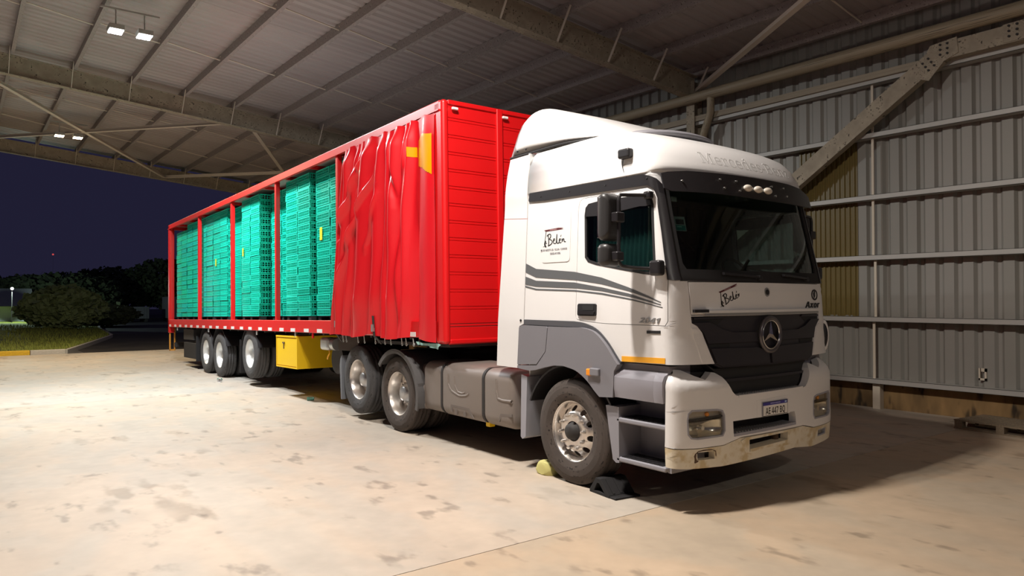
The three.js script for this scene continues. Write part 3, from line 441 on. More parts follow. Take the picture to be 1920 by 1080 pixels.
  // scuffed patch round the missing fog lamp
  part('scuff', patch(front(chaikin([[1.06, .50], [1.045, .46], [1.05, .425], [1.015, .435], [1.0, .445], [1.03, .455], [1.032, .522], [.95, .527], [.82, .523], [.81, .46], [.80, .47], [.815, .53], [1.0, .54]], 1)), skin, .008, .0115, { max: .04 }), M.rust, sk, 'dark scuffed edge of the empty fog lamp hole');
  { const fogL = fogR.map(([z, y]) => [-z, y]); const fl = part('fog_lamp', patch(front(inset(fogL, -.012)), skin, -.02, .006, { holes: [front(inset(fogL, .012))], max: .05 }), M.greyLight, sk, 'rectangular fog lamp'); part('lamp_glass', patch(front(inset(fogL, .012)), skin, -.012, -.008, { max: .06 }), M.lens, fl); part('lamp_reflector', patch(front(inset(fogL, .002)), skin, -.05, -.045, { max: .06 }), M.alloy, fl); }
  for (const [hl, s] of [[hlR, 1], [hlL, -1]]) {
    const h = part('headlamp', patch(front(inset(hl, -.006)), skin, -.02, .016, { holes: [front(inset(hl, .008))], max: .05 }), M.greyLight, bp, 'rounded rectangular headlamp');
    part('lamp_housing', patch(front(hl), skin, -.13, -.12, { max: .07 }), M.alloyWarm ??= mat([.52, .47, .41], .3, .5), h);
    part('lamp_surround', patch(front(hl), skin, -.125, -.01, { holes: [front(inset(hl, .01))], max: .07 }), M.alloyWarm, h);
    const low = [[1.115, .77], [.72, .785], [.714, .69], [.74, .648], [1.03, .645], [1.085, .655], [1.112, .69]].map(([z, y]) => [s * z, y]), lc = [s * .92, .715];
    const bowlRing = (k, d) => densify(low, .03).map(([z, y]) => { const q = skin(uZ(lerp(lc[0], z, k), lerp(lc[1], y, k)), lerp(lc[1], y, k), d); return q; });
    part('reflector_bowl', loft([bowlRing(1, -.015), bowlRing(.94, -.05), bowlRing(.75, -.08), bowlRing(.45, -.10), bowlRing(.15, -.108)], { cap: false }), M.reflBowl ??= new THREE.MeshStandardMaterial({ color: new THREE.Color().setRGB(.72, .68, .60), roughness: .22, metalness: .85, side: THREE.DoubleSide }), h, 'silver reflector');
    part('bulb_shield', [cyl(.022, .022, .05, 1.34, .715, lc[0], 'x', 16)], M.chrome, h);
    part('indicator', patch(front([[s * 1.095, .792], [s * .725, .812], [s * .735, .845], [s * .80, .856], [s * 1.08, .864], [s * 1.10, .845]]), skin, -.06, -.03, { max: .06 }), M.alloyWarm, h);
    part('indicator_bulb', new THREE.SphereGeometry(.022, 14, 10).translate(1.375, .83, s * .88), M.orangeLamp, h);
    part('divider', patch(front([[s * 1.112, .788], [s * .715, .802], [s * .715, .812], [s * 1.112, .798]]), skin, -.09, -.002, { max: .06 }), M.dark, h);
    part('lamp_glass', patch(front(inset(hl, .012)), skin, -.004, .002, { max: .08 }), M.lens, h, 'clear lamp glass');
  }
  // number plate
  const plateTex = canvasTex(512, 168, (c, w, h) => { c.fillStyle = '#e9e6e0'; c.fillRect(0, 0, w, h); c.fillStyle = '#39348f'; c.fillRect(0, 0, w, 42); c.fillStyle = '#d8d8ea'; c.font = 'bold 18px sans-serif'; c.textAlign = 'center'; c.fillText('REPUBLICA ARGENTINA', w / 2, 28); c.fillStyle = '#ececf4'; c.fillRect(w - 62, 10, 40, 24); c.fillStyle = '#6fa3d8'; c.fillRect(w - 62, 10, 40, 8); c.fillRect(w - 62, 26, 40, 8); c.fillStyle = '#17130f'; c.font = 'bold 108px sans-serif'; c.save(); c.translate(w / 2, 150); c.scale(.78, 1.04); c.fillText('AE 447 BQ', 0, 0); c.restore(); c.strokeStyle = '#2b2723'; c.lineWidth = 6; c.strokeRect(3, 3, w - 6, h - 6); });
  const pl = new THREE.Group(); pl.name = 'number_plate'; pl.userData.label = 'number plate reading AE 447 BQ'; bp.add(pl);
  part('plate_back', [rbx(1.466, 1.474, .752, .884, -.203, .203, .003)], M.greyLight, pl);
  { const g = new THREE.PlaneGeometry(.398, .128).rotateY(PI / 2).translate(1.4755, .818, 0); part('plate_print', g, new THREE.MeshStandardMaterial({ map: plateTex, roughness: .4 }), pl); }
  part('plate_mount', patch(front([[.27, .905], [-.25, .915], [-.25, .745], [.27, .75]]), skin, .004, .014, { max: .07 }), M.white, bp);

  // --- lettering
  const decal = (w, h, draw) => new THREE.MeshStandardMaterial({ map: canvasTex(w, h, draw), transparent: true, roughness: .5 });
  const script = (c) => {                                       // the name in brush script
    c.strokeStyle = '#14100f'; c.lineCap = 'round'; c.lineJoin = 'round';
    const st = (w, pts) => { c.lineWidth = w * 1.3; c.beginPath(); c.moveTo(pts[0][0], pts[0][1]); for (let i = 1; i + 1 < pts.length; i++) c.quadraticCurveTo(pts[i][0], pts[i][1], (pts[i][0] + pts[i + 1][0]) / 2, (pts[i][1] + pts[i + 1][1]) / 2); const l = pts[pts.length - 1]; c.lineTo(l[0], l[1]); c.stroke(); };
    st(10, [[130, 60], [118, 110], [90, 200], [70, 260], [60, 310], [75, 345]]); st(26, [[88, 250], [66, 285], [66, 325], [80, 345]]); st(6, [[20, 345], [60, 335], [80, 345]]);
    c.fillStyle = '#14100f'; c.beginPath(); c.arc(105, 285, 12, 0, 7); c.fill();
    st(16, [[165, 130], [172, 220], [150, 330]]); st(14, [[140, 150], [200, 110], [235, 140], [215, 185], [175, 215], [230, 230], [250, 275], [205, 315], [140, 335]]);
    st(12, [[265, 260], [300, 245], [310, 215], [285, 210], [262, 260], [275, 305], [320, 300]]);
    st(14, [[330, 290], [355, 200], [375, 120], [355, 210], [345, 290], [365, 308], [395, 290]]);
    st(12, [[400, 270], [432, 250], [440, 225], [415, 222], [398, 265], [410, 305], [445, 290]]); st(9, [[445, 185], [462, 160]]);
    st(14, [[470, 230], [465, 295], [480, 250], [505, 225], [515, 240], [508, 285], [540, 285]]);
  };
  const logo = (c, w, h, lines) => {
    c.clearRect(0, 0, w, h); c.save(); c.translate(20, 10); c.fillStyle = '#5b2228'; c.beginPath(); c.moveTo(90, 38); c.lineTo(530, 14); c.lineTo(525, 34); c.lineTo(470, 42); c.lineTo(535, 56); c.lineTo(120, 70); c.closePath(); c.fill();
    c.fillStyle = '#cfa7a7'; c.font = 'bold 26px sans-serif'; c.fillText('TRANSPORTE', 215, 55); script(c); c.restore();
    if (lines) { c.fillStyle = '#4b464c'; c.textAlign = 'center'; c.font = 'bold 46px sans-serif'; c.save(); c.translate(w / 2, 440); c.scale(.78, 1.1); c.fillText('9 DE AGOSTO 25 · OLIVA · CORDOBA', 0, 0); c.restore(); c.save(); c.translate(w / 2, 510); c.scale(.8, 1.1); c.fillText('03532-411086', 0, 0); c.restore(); }
  };
  part('name_print', patch(side([[-.475, 2.29], [-.06, 2.265], [-.07, 2.545], [-.468, 2.575]]), skin, .0065, .0065, { max: .06, uv: (() => { const a = uX(-.475, 2.42), b = uX(-.065, 2.42); return [a, 2.268, b, 2.572]; })() }), decal(600, 540, (c, w, h) => logo(c, w, h, true)), TR, 'black script lettering under a dark red bar');
  { const a = [f(.775, 1.74), f(.42, 1.80), f(.42, 1.985), f(.78, 1.905)]; part('name_print', patch([f(.79, 1.735), f(.41, 1.735), f(.41, 1.978), f(.79, 1.978)], skin, .0065, .0065, { max: .06, uv: [uZ(.79, 1.85), 1.735, uZ(.41, 1.85), 1.978] }), decal(600, 540, (c, w, h) => { c.clearRect(0, 0, w, h); c.translate(40, 190); c.rotate(-.36); c.scale(.98, .95); logo(c, w, h, false); }), TR, 'black script lettering on the front flap'); }
  const text3 = (str, fnt, size, map, o0, o1, name, m, label, skew = 0) => {
    const shapes = fnt.generateShapes(str, size); const out = [];
    for (const s of shapes) { const e = s.extractPoints(3); out.push(patch(e.shape.map((p) => [p.x + skew * p.y, p.y]), map, o0, o1, { holes: e.holes.map((h) => h.map((p) => [p.x + skew * p.y, p.y])), max: .05 })); }
    return part(name, out, m, TR, label);
  };
  const kx = .68;
  text3('2041', font, .05, (a, b, o) => { const y = 1.62 + b * .92; return skin(uX(.925 + a * 1.62, y), y, o); }, .001, .008, 'model_number', M.steel, 'metal digits 2041', .25);
  text3('Axor', font, .062, (a, b, o) => { const y = 1.738 + b; return skin(uZ(-.69 - a * 1.7, y), y, o); }, .004, .010, 'model_name', M.dark, 'dark lettering Axor', .25);
  { const rg = [1, .72].map((k) => front(ellipse(-.915, 1.868, .075 * k, .056 * k, 24))); part('leaf_badge', patch(rg[0], skin, .004, .008, { holes: [rg[1]], max: .05 }), M.dark, TR, 'dark round ring badge'); part('leaf_badge', patch(front([[-.93, 1.925], [-.88, 1.88], [-.90, 1.83], [-.93, 1.855]]), skin, .004, .008, { max: .05 }), M.dark, TR); }

  // --- steps and wheel arch, right side and left
  for (const s of [1, -1]) {
    const hR = (p) => (s > 0 ? p : mir(p)), z = (v) => v * s;
    const arch = (x) => [[-.62, 1.075], [-.51, 1.091], [-.36, 1.13], [-.225, 1.158], [-.035, 1.167], [.146, 1.133], [.296, 1.052], [.405, .961], [.464, .917]];
    const gR = patch(hR(side([[-.82, 1.128], [-.79, 1.528], [-.72, 1.552], [-.34, 1.55], [-.316, 1.535], [-.351, 1.295], [-.495, 1.152]])), skin, -.03, .02, { max: .07 });
    const wa = new THREE.Group(); wa.name = 'wheel_arch'; wa.userData.label = 'grey plastic wheel arch and locker covers'; TR.add(wa);
    part('locker_cover', gR, M.grey, wa);
    part('locker_cover', patch(hR(side([[-.308, 1.55], [-.308, 1.535], [-.343, 1.292], [-.49, 1.140], [-.82, 1.118], [-.82, 1.088], [-.62, 1.075], [-.51, 1.091], [-.36, 1.13], [-.225, 1.158], [-.062, 1.166], [-.058, 1.20], [-.040, 1.55]])), skin, -.03, .02, { max: .07 }), M.grey, wa);
    part('arch_cover', patch(hR(side([[-.032, 1.55], [-.050, 1.20], [-.052, 1.167], ...curve2([[-.035, 1.167], [.146, 1.133], [.296, 1.052], [.405, .961], [.464, .917]], 16), [.64, .93], [.655, 1.17], ...curve2([[.70, 1.235], [.645, 1.295], [.53, 1.42], [.39, 1.52], [.22, 1.555], [.10, 1.553]], 20)])), skin, -.03, .045, { max: .06 }), M.grey, wa);
    part('arch_flare', patch(hR(side([[-.032, 1.556], ...curve2([[.10, 1.556], [.22, 1.558], [.39, 1.523], [.53, 1.423], [.645, 1.298], [.70, 1.238]], 20), ...curve2([[.705, 1.258], [.652, 1.312], [.537, 1.438], [.396, 1.543], [.224, 1.596], [.075, 1.61]], 20), [-.72, 1.61], [-.72, 1.558]])), skin, -.03, .008, { max: .06 }), M.greyDark ??= mat([.085, .085, .095], .5), wa);
    const ol = part('marker_lamp', [rbx(.36, .48, 1.108, 1.182, z(1.275), z(1.315), .012)], M.grey, wa); part('lamp_glass', [rbx(.312, .372, 1.105, 1.172, z(1.275), z(1.315), .012)], M.orangeLamp, ol, 'orange marker lens');
    part('arch_liner', patch([[.42, 0], [2.75, 0], [2.75, 1], [.42, 1]], (a, b, o) => V(Math.cos(a) * (.66 + o) - .03, .50 + Math.sin(a) * (.66 + o), z(.75 + b * .47)), 0, .02, { max: .14 }), M.dark, wa);
    // flap strip behind the wheel
    part('mud_flap', [patch([[1.02, 0], [1.0, .10], [.36, .085], [.33, .03], [.35, 0]], (y, x, o) => V(-.82 + x + .02 * y, y, z(1.20 + o)), -.45, .02, { max: .1 })], M.greyLight, wa, 'pale grey flap behind the front wheel');
    // step unit
    const su = new THREE.Group(); su.name = 'step_unit'; su.userData.label = 'grey boarding steps'; TR.add(su);
    const prof = [[0, .945], [.05, .94], [.062, 1.02], [.06, 1.12], [.035, 1.165], [0, 1.178], [-.02, 1.20], [-.03, 1.245], [-.3, 1.245], [-.3, .96]];
    for (const [xa, xb] of [[.655, 1.118], [1.124, 1.222]]) { const g = extr(prof.map(([a, b]) => [a, b]), xb - xa, .004); g.rotateY(PI / 2); if (s > 0) g.rotateY(0); g.scale(1, 1, -1); g.translate(xa, 0, 1.215); if (s < 0) g.scale(1, 1, -1); part('step_cover', toCreasedNormals(new THREE.BufferGeometry().copy(g), .6), new THREE.MeshStandardMaterial({ color: new THREE.Color().setRGB(.27, .26, .29), roughness: .5, side: THREE.DoubleSide }), su); }
    part('step_side', [patch([[.49, .84], [.655, .84], [.66, .33], [.62, .325], [.58, .35]], (x, y, o) => V(x, y, z(1.225 + o - (1 - y) * .0)), -.30, 0, { max: .1 })], M.greyStep ??= mat([.27, .265, .295], .5), su);
    part('step_back', [span(.6, 1.23, .33, .95, z(.90), z(.93)), span(1.19, 1.23, .33, .95, z(.93), z(1.17))], M.greyStep, su);
    for (const y of [.735, .375]) {
      const tr = part('step_tread', [rbx(.62, 1.21, y - .035, y + .01, z(.93), z(1.225), .015)], M.greyStep, su, 'grey step');
      const pads = []; for (let i = 0; i < 9; i++) for (let j = 0; j < 4; j++) pads.push(bx(.045, .008, .045, .70 + i * .055, y + .013, z(1.02 + j * .055))); part('tread_pad', pads, M.dark, tr, 'black tread blocks');
    }
    // mirrors
    const mg = new THREE.Group(); mg.name = 'mirror'; mg.userData.label = 'black twin mirror on tubular arm'; TR.add(mg);
    const mz = 1.52;
    part('mirror_arm', [tube([V(1.03, 2.745, z(1.20)), V(.97, 2.74, z(1.36)), V(.955, 2.73, z(mz - .02)), V(.955, 2.68, z(mz)), V(.955, 2.40, z(mz)), V(.955, 2.16, z(mz)), V(.965, 2.115, z(mz - .03)), V(1.02, 2.10, z(1.38)), V(1.13, 2.09, z(1.24))], .016, 80, 10)], M.visor, mg);
    part('mirror_foot', [rbx(1.09, 1.215, 2.03, 2.165, z(1.215), z(1.30), .025)], M.visor, mg); part('mirror_foot', [rbx(.98, 1.06, 2.71, 2.78, z(1.18), z(1.25), .02)], M.visor, mg);
    const shell = (y0, y1) => loft([[0, .8], [.02, .95], [.06, 1.0], [.10, .93], [.125, .7]].map(([dx, k]) => roundRect(-.105 * k, .105 * k, lerp((y0 + y1) / 2, y0, k), lerp((y0 + y1) / 2, y1, k), .045 * k, 5).map(([a, b]) => V(.785 + dx, b, z(mz + .0 + a)))), {});
    for (const [y0, y1] of [[2.335, 2.755], [2.115, 2.315]]) { const h = part('mirror_housing', shell(y0, y1), new THREE.MeshStandardMaterial({ color: new THREE.Color().setRGB(.035, .033, .033), roughness: .4, side: THREE.DoubleSide }), mg); part('mirror_glass', [rbx(.779, .787, y0 + .03, y1 - .03, z(mz - .085), z(mz + .085), .003)], M.chrome, h); }
    part('mirror_clamp', [rbx(.90, .985, 2.49, 2.58, z(mz - .05), z(mz + .05), .015), rbx(.90, .98, 2.16, 2.24, z(mz - .045), z(mz + .045), .015)], M.visor, mg);
  }

  // --- roof cap and air deflector
  const capX = table([[2.95, 1.165], [2.985, 1.195], [3.05, 1.175], [3.2, 1.09], [3.3, .985], [3.38, .82], [3.43, .66], [3.455, .45], [3.47, .1]]);
  const rings = []; for (const y of [2.95, 2.965, 2.985, 3.02, 3.06, 3.12, 3.18, 3.24, 3.29, 3.33, 3.365, 3.395, 3.42, 3.44, 3.455, 3.464, 3.47]) {
    const w = capW(y), x1 = capX(y), D = Math.min(.36, .2 + .12), r = []; const rearX = lerp(-.72, -.55, smooth(3.3, 3.47, y));
    for (let i = 0; i <= 36; i++) { const t = -1 + 2 * i / 36, tt = Math.sign(t) * (1 - (1 - Math.abs(t)) ** 2.2); r.push(V(x1 - .085 * tt * tt - (D - .085) * (1 - Math.max(0, 1 - Math.abs(tt) ** 5) ** (1 / 5)), y, tt * w)); }
    r.push(V(lerp(x1 - D, rearX, .5), y, w), V(rearX, y, w), V(rearX, y, -w), V(lerp(x1 - D, rearX, .5), y, -w)); rings.push(r);
  }
  part('roof_cap', loft(rings.map((r) => r.slice().reverse()), {}), M.white, TR, 'white high roof');
  const dTop = table([[-1.12, 3.86], [-1.02, 3.935], [-.9, 3.965], [-.75, 3.945], [-.5, 3.86], [-.2, 3.745], [.1, 3.62], [.3, 3.53], [.45, 3.455]]);
  const dr = []; for (let i = 0; i <= 26; i++) {
    const x = lerp(-1.10, .46, i / 26), yt = dTop(x), k = smooth(-.3, .46, x), wb = lerp(1.128, .93, k), yb = lerp(3.40, 3.43, clamp((x + 1.1) / 1.5, 0, 1)), wt = lerp(.92, .86, k), r = [];
    const h = yt - yb; const q = [[wb, 0], [lerp(wb, wt, .25), .3], [lerp(wb, wt, .5), .6], [lerp(wb, wt, .75), .82], [wt, .93], [wt - .06, .985], [wt - .14, 1.0], [.5, 1.01], [0, 1.02]];
    for (const [a, b] of q) r.push(V(x + (b > .5 ? 0 : 0), yb + b * h, a)); for (const [a, b] of q.slice(0, -1).reverse()) r.push(V(x, yb + b * h, -a)); dr.push(r);
  }
  part('roof_deflector', loft(dr.map((r) => r.slice().reverse()), {}), new THREE.MeshPhysicalMaterial({ color: M.white.color, roughness: .4, clearcoat: .4, clearcoatRoughness: .2, side: THREE.DoubleSide }), TR, 'white roof air deflector');
  { const pts = []; for (let i = 0; i <= 12; i++) { const x = lerp(-1.098, .16, i / 12), k = smooth(-.3, .46, x); pts.push(V(x, lerp(3.40, 3.43, clamp((x + 1.1) / 1.5, 0, 1)) + .004, lerp(1.128, .93, k) + .004)); } part('deflector_seal', [tube(pts, .013, 60, 8)], M.black, TR, 'black seal under the deflector'); }
  for (const x of [-1.0, -.85]) part('rivet', [cyl(.010, .010, .012, x, 3.47, 1.115, 'z', 10)], M.dark, TR);
  part('roof_hatch', [new THREE.SphereGeometry(1, 32, 16).scale(.34, .075, .60).translate(.40, 3.452, .22)], M.grey, TR, 'grey roof hatch');
  // side lamp on the roof flank, with its wire
  const rl = part('roof_lamp', [rbx(.655, .80, 3.115, 3.205, 1.155, 1.235, .022)], M.dark, TR, 'small black lamp on the roof side'); part('lamp_wire', [tube([V(.69, 3.12, 1.19), V(.68, 3.05, 1.188), V(.70, 2.99, 1.185), V(.73, 2.945, 1.185)], .004, 20, 6)], M.dark, rl);
  part('roof_groove', [tube([V(-.5, 3.235, 1.149), V(-.46, 3.262, 1.144), V(0, 3.31, 1.13), V(.45, 3.345, 1.105)], .008, 30, 6)], M.white, TR);
  text3('Mercedes-Benz', fontS, .105, (a, b, o) => { const y = 3.085 + b * 1.05, z = .62 - a * 1.42, w = capW(y), t = z / w; return V(capX(y) - .085 * t * t - .24 * (1 - Math.max(0, 1 - Math.abs(t) ** 5) ** .2) + o, y, z); }, -.01, .0008, 'roof_lettering', mat([.60, .59, .575], .5), 'faded lettering left on the white roof front');

  // --- side fairings, back wall
  for (const s of [1, -1]) {
    const fw = (y) => (y < 1.6 ? 1.24 : y < 2.75 ? wT(y) : lerp(wT(y), capW(Math.min(y, 3.37)), smooth(2.75, 3.0, y)) );
    const rearX = table([[1.085, -1.215], [1.6, -1.19], [2.66, -1.14], [3.0, -1.12], [3.39, -1.09]]);
    const low = []; for (let i = 0; i <= 20; i++) { const y = lerp(1.088, 3.385, i / 20); low.push([rearX(y), y]); }
    const poly = [...low, [-.728, 3.395], [-.728, 2.97], [-.728, 1.565], [-.80, 1.54], [-.83, 1.12], [-.825, 1.086]];
    const m = (x, y, o) => V(x, y, s * (fw(y) + o));
    const cut = 2.72, lowP = poly.filter(([, y]) => y <= cut), A = [...low.filter(([, y]) => y < cut), [rearX(cut), cut], [-.728, cut - .03], [-.728, 1.565], [-.80, 1.54], [-.83, 1.12], [-.825, 1.086]];
    const B = [[rearX(cut + .006), cut + .006], ...low.filter(([, y]) => y > cut + .02), [-.728, 3.395], [-.728, cut - .024]];
    part('side_fairing', patch(A, m, -.03, .004, { max: .08 }), M.white, TR, 'white side fairing behind the cab'); part('side_fairing', patch(B, m, -.03, .004, { max: .08 }), M.white, TR);
    part('rivet', [cyl(.014, .014, .014, -.775, 1.60, s * 1.244, 'z', 10)], M.dark, TR);
  }
  part('cab_back', [span(-.74, -.72, 1.0, 3.4, -1.16, 1.16)], M.white, TR);
  part('cab_floor', [span(-.72, 1.15, 1.28, 1.30, -1.18, 1.18), span(-.70, 1.1, 1.02, 1.28, -.5, .5)], M.cabTrim, TR);
  part('cab_headliner', [span(-.71, .95, 2.955, 2.965, -1.13, 1.13)], M.cabTrim, TR);
  // interior
  part('bunk_curtain', [(() => { const r = []; for (let i = 0; i <= 60; i++) { const z = lerp(-1.15, 1.15, i / 60), x = -.18 + .025 * Math.sin(i * 1.9); r.push([x, z]); } return loft([1.4, 2.9].map((y) => r.map(([x, z]) => V(x, y, z))), { closed: false, cap: false }); })()], new THREE.MeshStandardMaterial({ color: new THREE.Color().setRGB(.05, .075, .07), roughness: .95, side: THREE.DoubleSide }), TR, 'dark green bunk curtain');
  for (const z of [.6, -.6]) { const st = part('seat', [rbx(.0, .52, 1.55, 1.72, z - .26, z + .26, .05)], M.seat, TR, 'dark cab seat'); const bk = rbx(-.08, .08, 1.66, 2.42, z - .25, z + .25, .06); bk.translate(-.02, 0, 0); part('backrest', [bk], M.seat, st); part('headrest', [rbx(-.10, .02, 2.44, 2.62, z - .14, z + .14, .04)], M.seat, st); part('seat_base', [span(.05, .45, 1.3, 1.56, z - .18, z + .18)], M.dark, st); }
  part('dashboard', [rbx(.78, 1.16, 1.50, 1.99, -1.08, 1.08, .06), rbx(.70, .95, 1.86, 2.07, -.85, -.32, .06)], M.dash, TR);
  { const w = new THREE.TorusGeometry(.22, .017, 10, 36); w.rotateX(PI / 2); w.rotateZ(-.95); w.translate(.66, 2.08, -.6); part('steering_wheel', [w, rod(V(.66, 2.08, -.6), V(.85, 1.9, -.6), .03), bar(V(.78, 2.24, -.6), V(.55, 1.92, -.6), .03, .02)], M.dark, TR, 'dark steering wheel'); }
  for (const s of [1]) part('window_curtain', [(() => { const r = []; for (let i = 0; i <= 70; i++) r.push([lerp(.16, 1.0, i / 70), s * (1.085 + .012 * Math.sin(i * 1.35))]); return loft([2.02, 2.66].map((y) => r.map(([x, z]) => V(x, y, z - s * (y - 2.02) * .04))), { closed: false, cap: false }); })()], M.windowCurtain ??= new THREE.MeshStandardMaterial({ color: new THREE.Color().setRGB(.05, .15, .15), roughness: .9, side: THREE.DoubleSide }), TR, 'dark teal pleated window curtain');
  const stk = canvasTex(64, 96, (c) => { c.fillStyle = '#b8c4c4'; c.fillRect(0, 0, 64, 96); c.fillStyle = '#23303a'; c.fillRect(8, 18, 48, 34); c.fillStyle = '#1f8f8f'; c.fillRect(4, 58, 56, 34); c.fillStyle = '#9fe0d8'; c.fillRect(10, 64, 30, 8); });
  part('windscreen_sticker', patch([f(1.035, 2.43), f(.915, 2.43), f(.915, 2.56), f(1.035, 2.56)], skin, -.022, -.022, { max: .08, uv: [uZ(1.035, 2.5), 2.43, uZ(.915, 2.5), 2.56] }), new THREE.MeshStandardMaterial({ map: stk, roughness: .5, side: THREE.DoubleSide }), TR, 'pale and teal sticker in the windscreen');
  part('toll_tag', [rbx(1.085, 1.10, 2.70, 2.745, .93, 1.0, .004)], M.reflector, TR, 'small white tag in the windscreen');

  // --- chassis, tanks, wheels
  const ch = part('chassis', [span(-5.9, 1.15, .72, .98, .36, .43), span(-5.9, 1.15, .72, .98, -.43, -.36), ...[-5.8, -4.4, -3.0, -1.8, -.6, .9].map((x) => span(x - .05, x + .05, .76, .94, -.4, .4)), rod(V(0, .5, -.95), V(0, .5, .95), .06), rod(V(-3.6, .52, -.9), V(-3.6, .52, .9), .08), rod(V(-4.87, .6, -.9), V(-4.87, .6, .9), .07), cyl(.2, .2, .5, -3.6, .52, 0, 'z'), span(-.3, 1.1, .6, 1.25, -.35, .35)], M.chassis, TR, 'black chassis frame');
  part('fifth_wheel', [rbx(-4.1, -3.0, 1.06, 1.12, -.45, .45, .02), span(-3.8, -3.3, .98, 1.06, -.42, .42)], M.chassis, TR);
  part('catwalk', [span(-2.9, -.9, 1.0, 1.02, -.42, .42)], M.chassis, TR);
  const tankProf = (k) => roundRect(.40, 1.205, .375, 1.03, .13, 7).map(([z, y]) => [lerp(.80, z, k), lerp(.70, y, k)]);
  for (const s of [1, -1]) {
    const tk = new THREE.Group(); tk.name = 'fuel_tank'; tk.userData.label = 'dusty grey brown fuel tank with straps'; TR.add(tk);
    const L = (xs) => loft(xs.map(([x, k]) => tankProf(k).map(([z, y]) => V(x, y, s * z))).map((r) => (s > 0 ? r : r.slice().reverse())), { crease: .9 });
    const DS = new THREE.MeshStandardMaterial({ color: M.tank.color, map: grimeTex, roughness: .5, side: THREE.DoubleSide });
    part('tank_shell', L([[-2.92, .86], [-2.905, .95], [-2.87, .985], [-2.50, .985], [-2.47, .97], [-2.44, .97], [-2.41, 1.0], [-1.60, 1.0], [-1.57, .97], [-1.52, .97], [-1.49, 1.0], [-1.06, 1.0], [-1.01, .97], [-.985, .86]]), DS, tk);
    part('tank_strap', [L([[-2.475, .985], [-2.474, 1.0], [-2.44, 1.0], [-2.439, .985]])], M.chassis, tk); part('tank_strap', [L([[-1.568, .985], [-1.567, 1.0], [-1.525, 1.0], [-1.524, .985]])], M.chassis, tk);
    part('strap_clip', [rbx(-1.58, -1.50, .345, .405, s * 1.06, s * 1.14, .008)], M.toolbox, tk, 'yellow strap clip');
    // moulded ribs
    const rib = (pts, r) => part('tank_rib', [tube(pts.map(([x, y]) => V(x, y, s * 1.198)), r, 40, 8)], DS, tk);
    rib([[-2.30, .90], [-2.30, .78], [-2.22, .70], [-2.05, .655], [-1.9, .67], [-1.84, .70]], .016); rib([[-2.16, .88], [-2.15, .78], [-2.08, .70], [-1.98, .69], [-1.92, .71]], .014);
    rib([[-1.29, .92], [-1.28, .80], [-1.25, .71], [-1.16, .695], [-1.0, .70]], .018);
    part('tank_recess', [patch([[-2.24, .53], [-1.83, .53], [-1.74, .42], [-1.78, .42], [-1.86, .50], [-2.20, .50], [-2.20, .44], [-2.24, .44]], (x, y, o) => V(x, y, s * (1.203 + o)), -.01, .003, { max: .1 }), span(-2.14, -2.10, .42, .48, s * 1.19, s * 1.206), span(-1.95, -1.91, .42, .48, s * 1.19, s * 1.206), patch([[-1.20, .545], [-.99, .56], [-.99, .53], [-1.18, .515], [-1.22, .45], [-1.24, .45]], (x, y, o) => V(x, y, s * (1.203 + o)), -.01, .003, { max: .1 })], M.tankDark ??= mat([.15, .125, .11], .7), tk);
    part('battery_cover', [loft([[-3.2, .9], [-3.17, 1], [-2.98, 1], [-2.95, .93]].map(([x, k]) => roundRect(.5, 1.16, .375, .72, .06, 4).map(([z, y]) => V(x, lerp(.55, y, k), s * lerp(.8, z, k))).slice()), { crease: .9 }), loft([[-3.2, .85], [-3.15, 1], [-3.0, 1], [-2.95, .85]].map(([x, k]) => roundRect(.5, 1.1, .74, .96, .09, 5).map(([z, y]) => V(x, lerp(.85, y, k), s * lerp(.8, z, k)))), { crease: .9 })], DS, tk);
    // drive axle mudguard
    const arcs = []; for (let i = 0; i <= 24; i++) { const a = lerp(-.16, 2.5, i / 24); arcs.push(a); }
    part('mudguard', [patch([[-.22, 0], [2.45, 0], [2.45, 1], [-.22, 1]], (a, b, o) => V(-3.58 + Math.cos(a) * (.60 + o), .52 + Math.sin(a) * (.585 + o), s * (.60 + b * .66)), 0, .02, { max: .13 }), patch([[-.26, 0], [2.48, 0], [2.48, .06], [-.26, .06]], (a, b, o) => V(-3.58 + Math.cos(a) * (.575 + b), .52 + Math.sin(a) * (.56 + b), s * (1.245 + o)), 0, .02, { max: .1 })], M.guard ??= mat([.10, .095, .095], .6), TR, 'dark grey mudguard over the drive wheel');
    part('mudguard_front', [bar(V(-3.01, .42, s * 1.15), V(-2.99, .72, s * 1.15), .02, .2, V(0, 0, 1))], M.guard, TR);
    part('mud_flap', [patch([[.94, .02], [.88, -.03], [.78, -.05], [.25, .0], [.25, .03], [.80, .02]], (y, x, o) => V(-5.42 + x, y, s * (1.22 + o)), -.5, .015, { max: .12 })], M.flapBlue ??= mat([.16, .17, .19], .6), TR, 'pale flap behind the tag wheel');
    wheel(TR, 0, .52, 1.075, 'front', s, .1, M.alloy, M.tyreBrown);
    wheel(TR, -3.6, .52, 1.07, 'dual', s, .4, M.alloy, M.tyreBrown);
    wheel(TR, -4.87, .605, 1.07, 'dual', s, .2, M.alloy, M.tyre);
  }
}

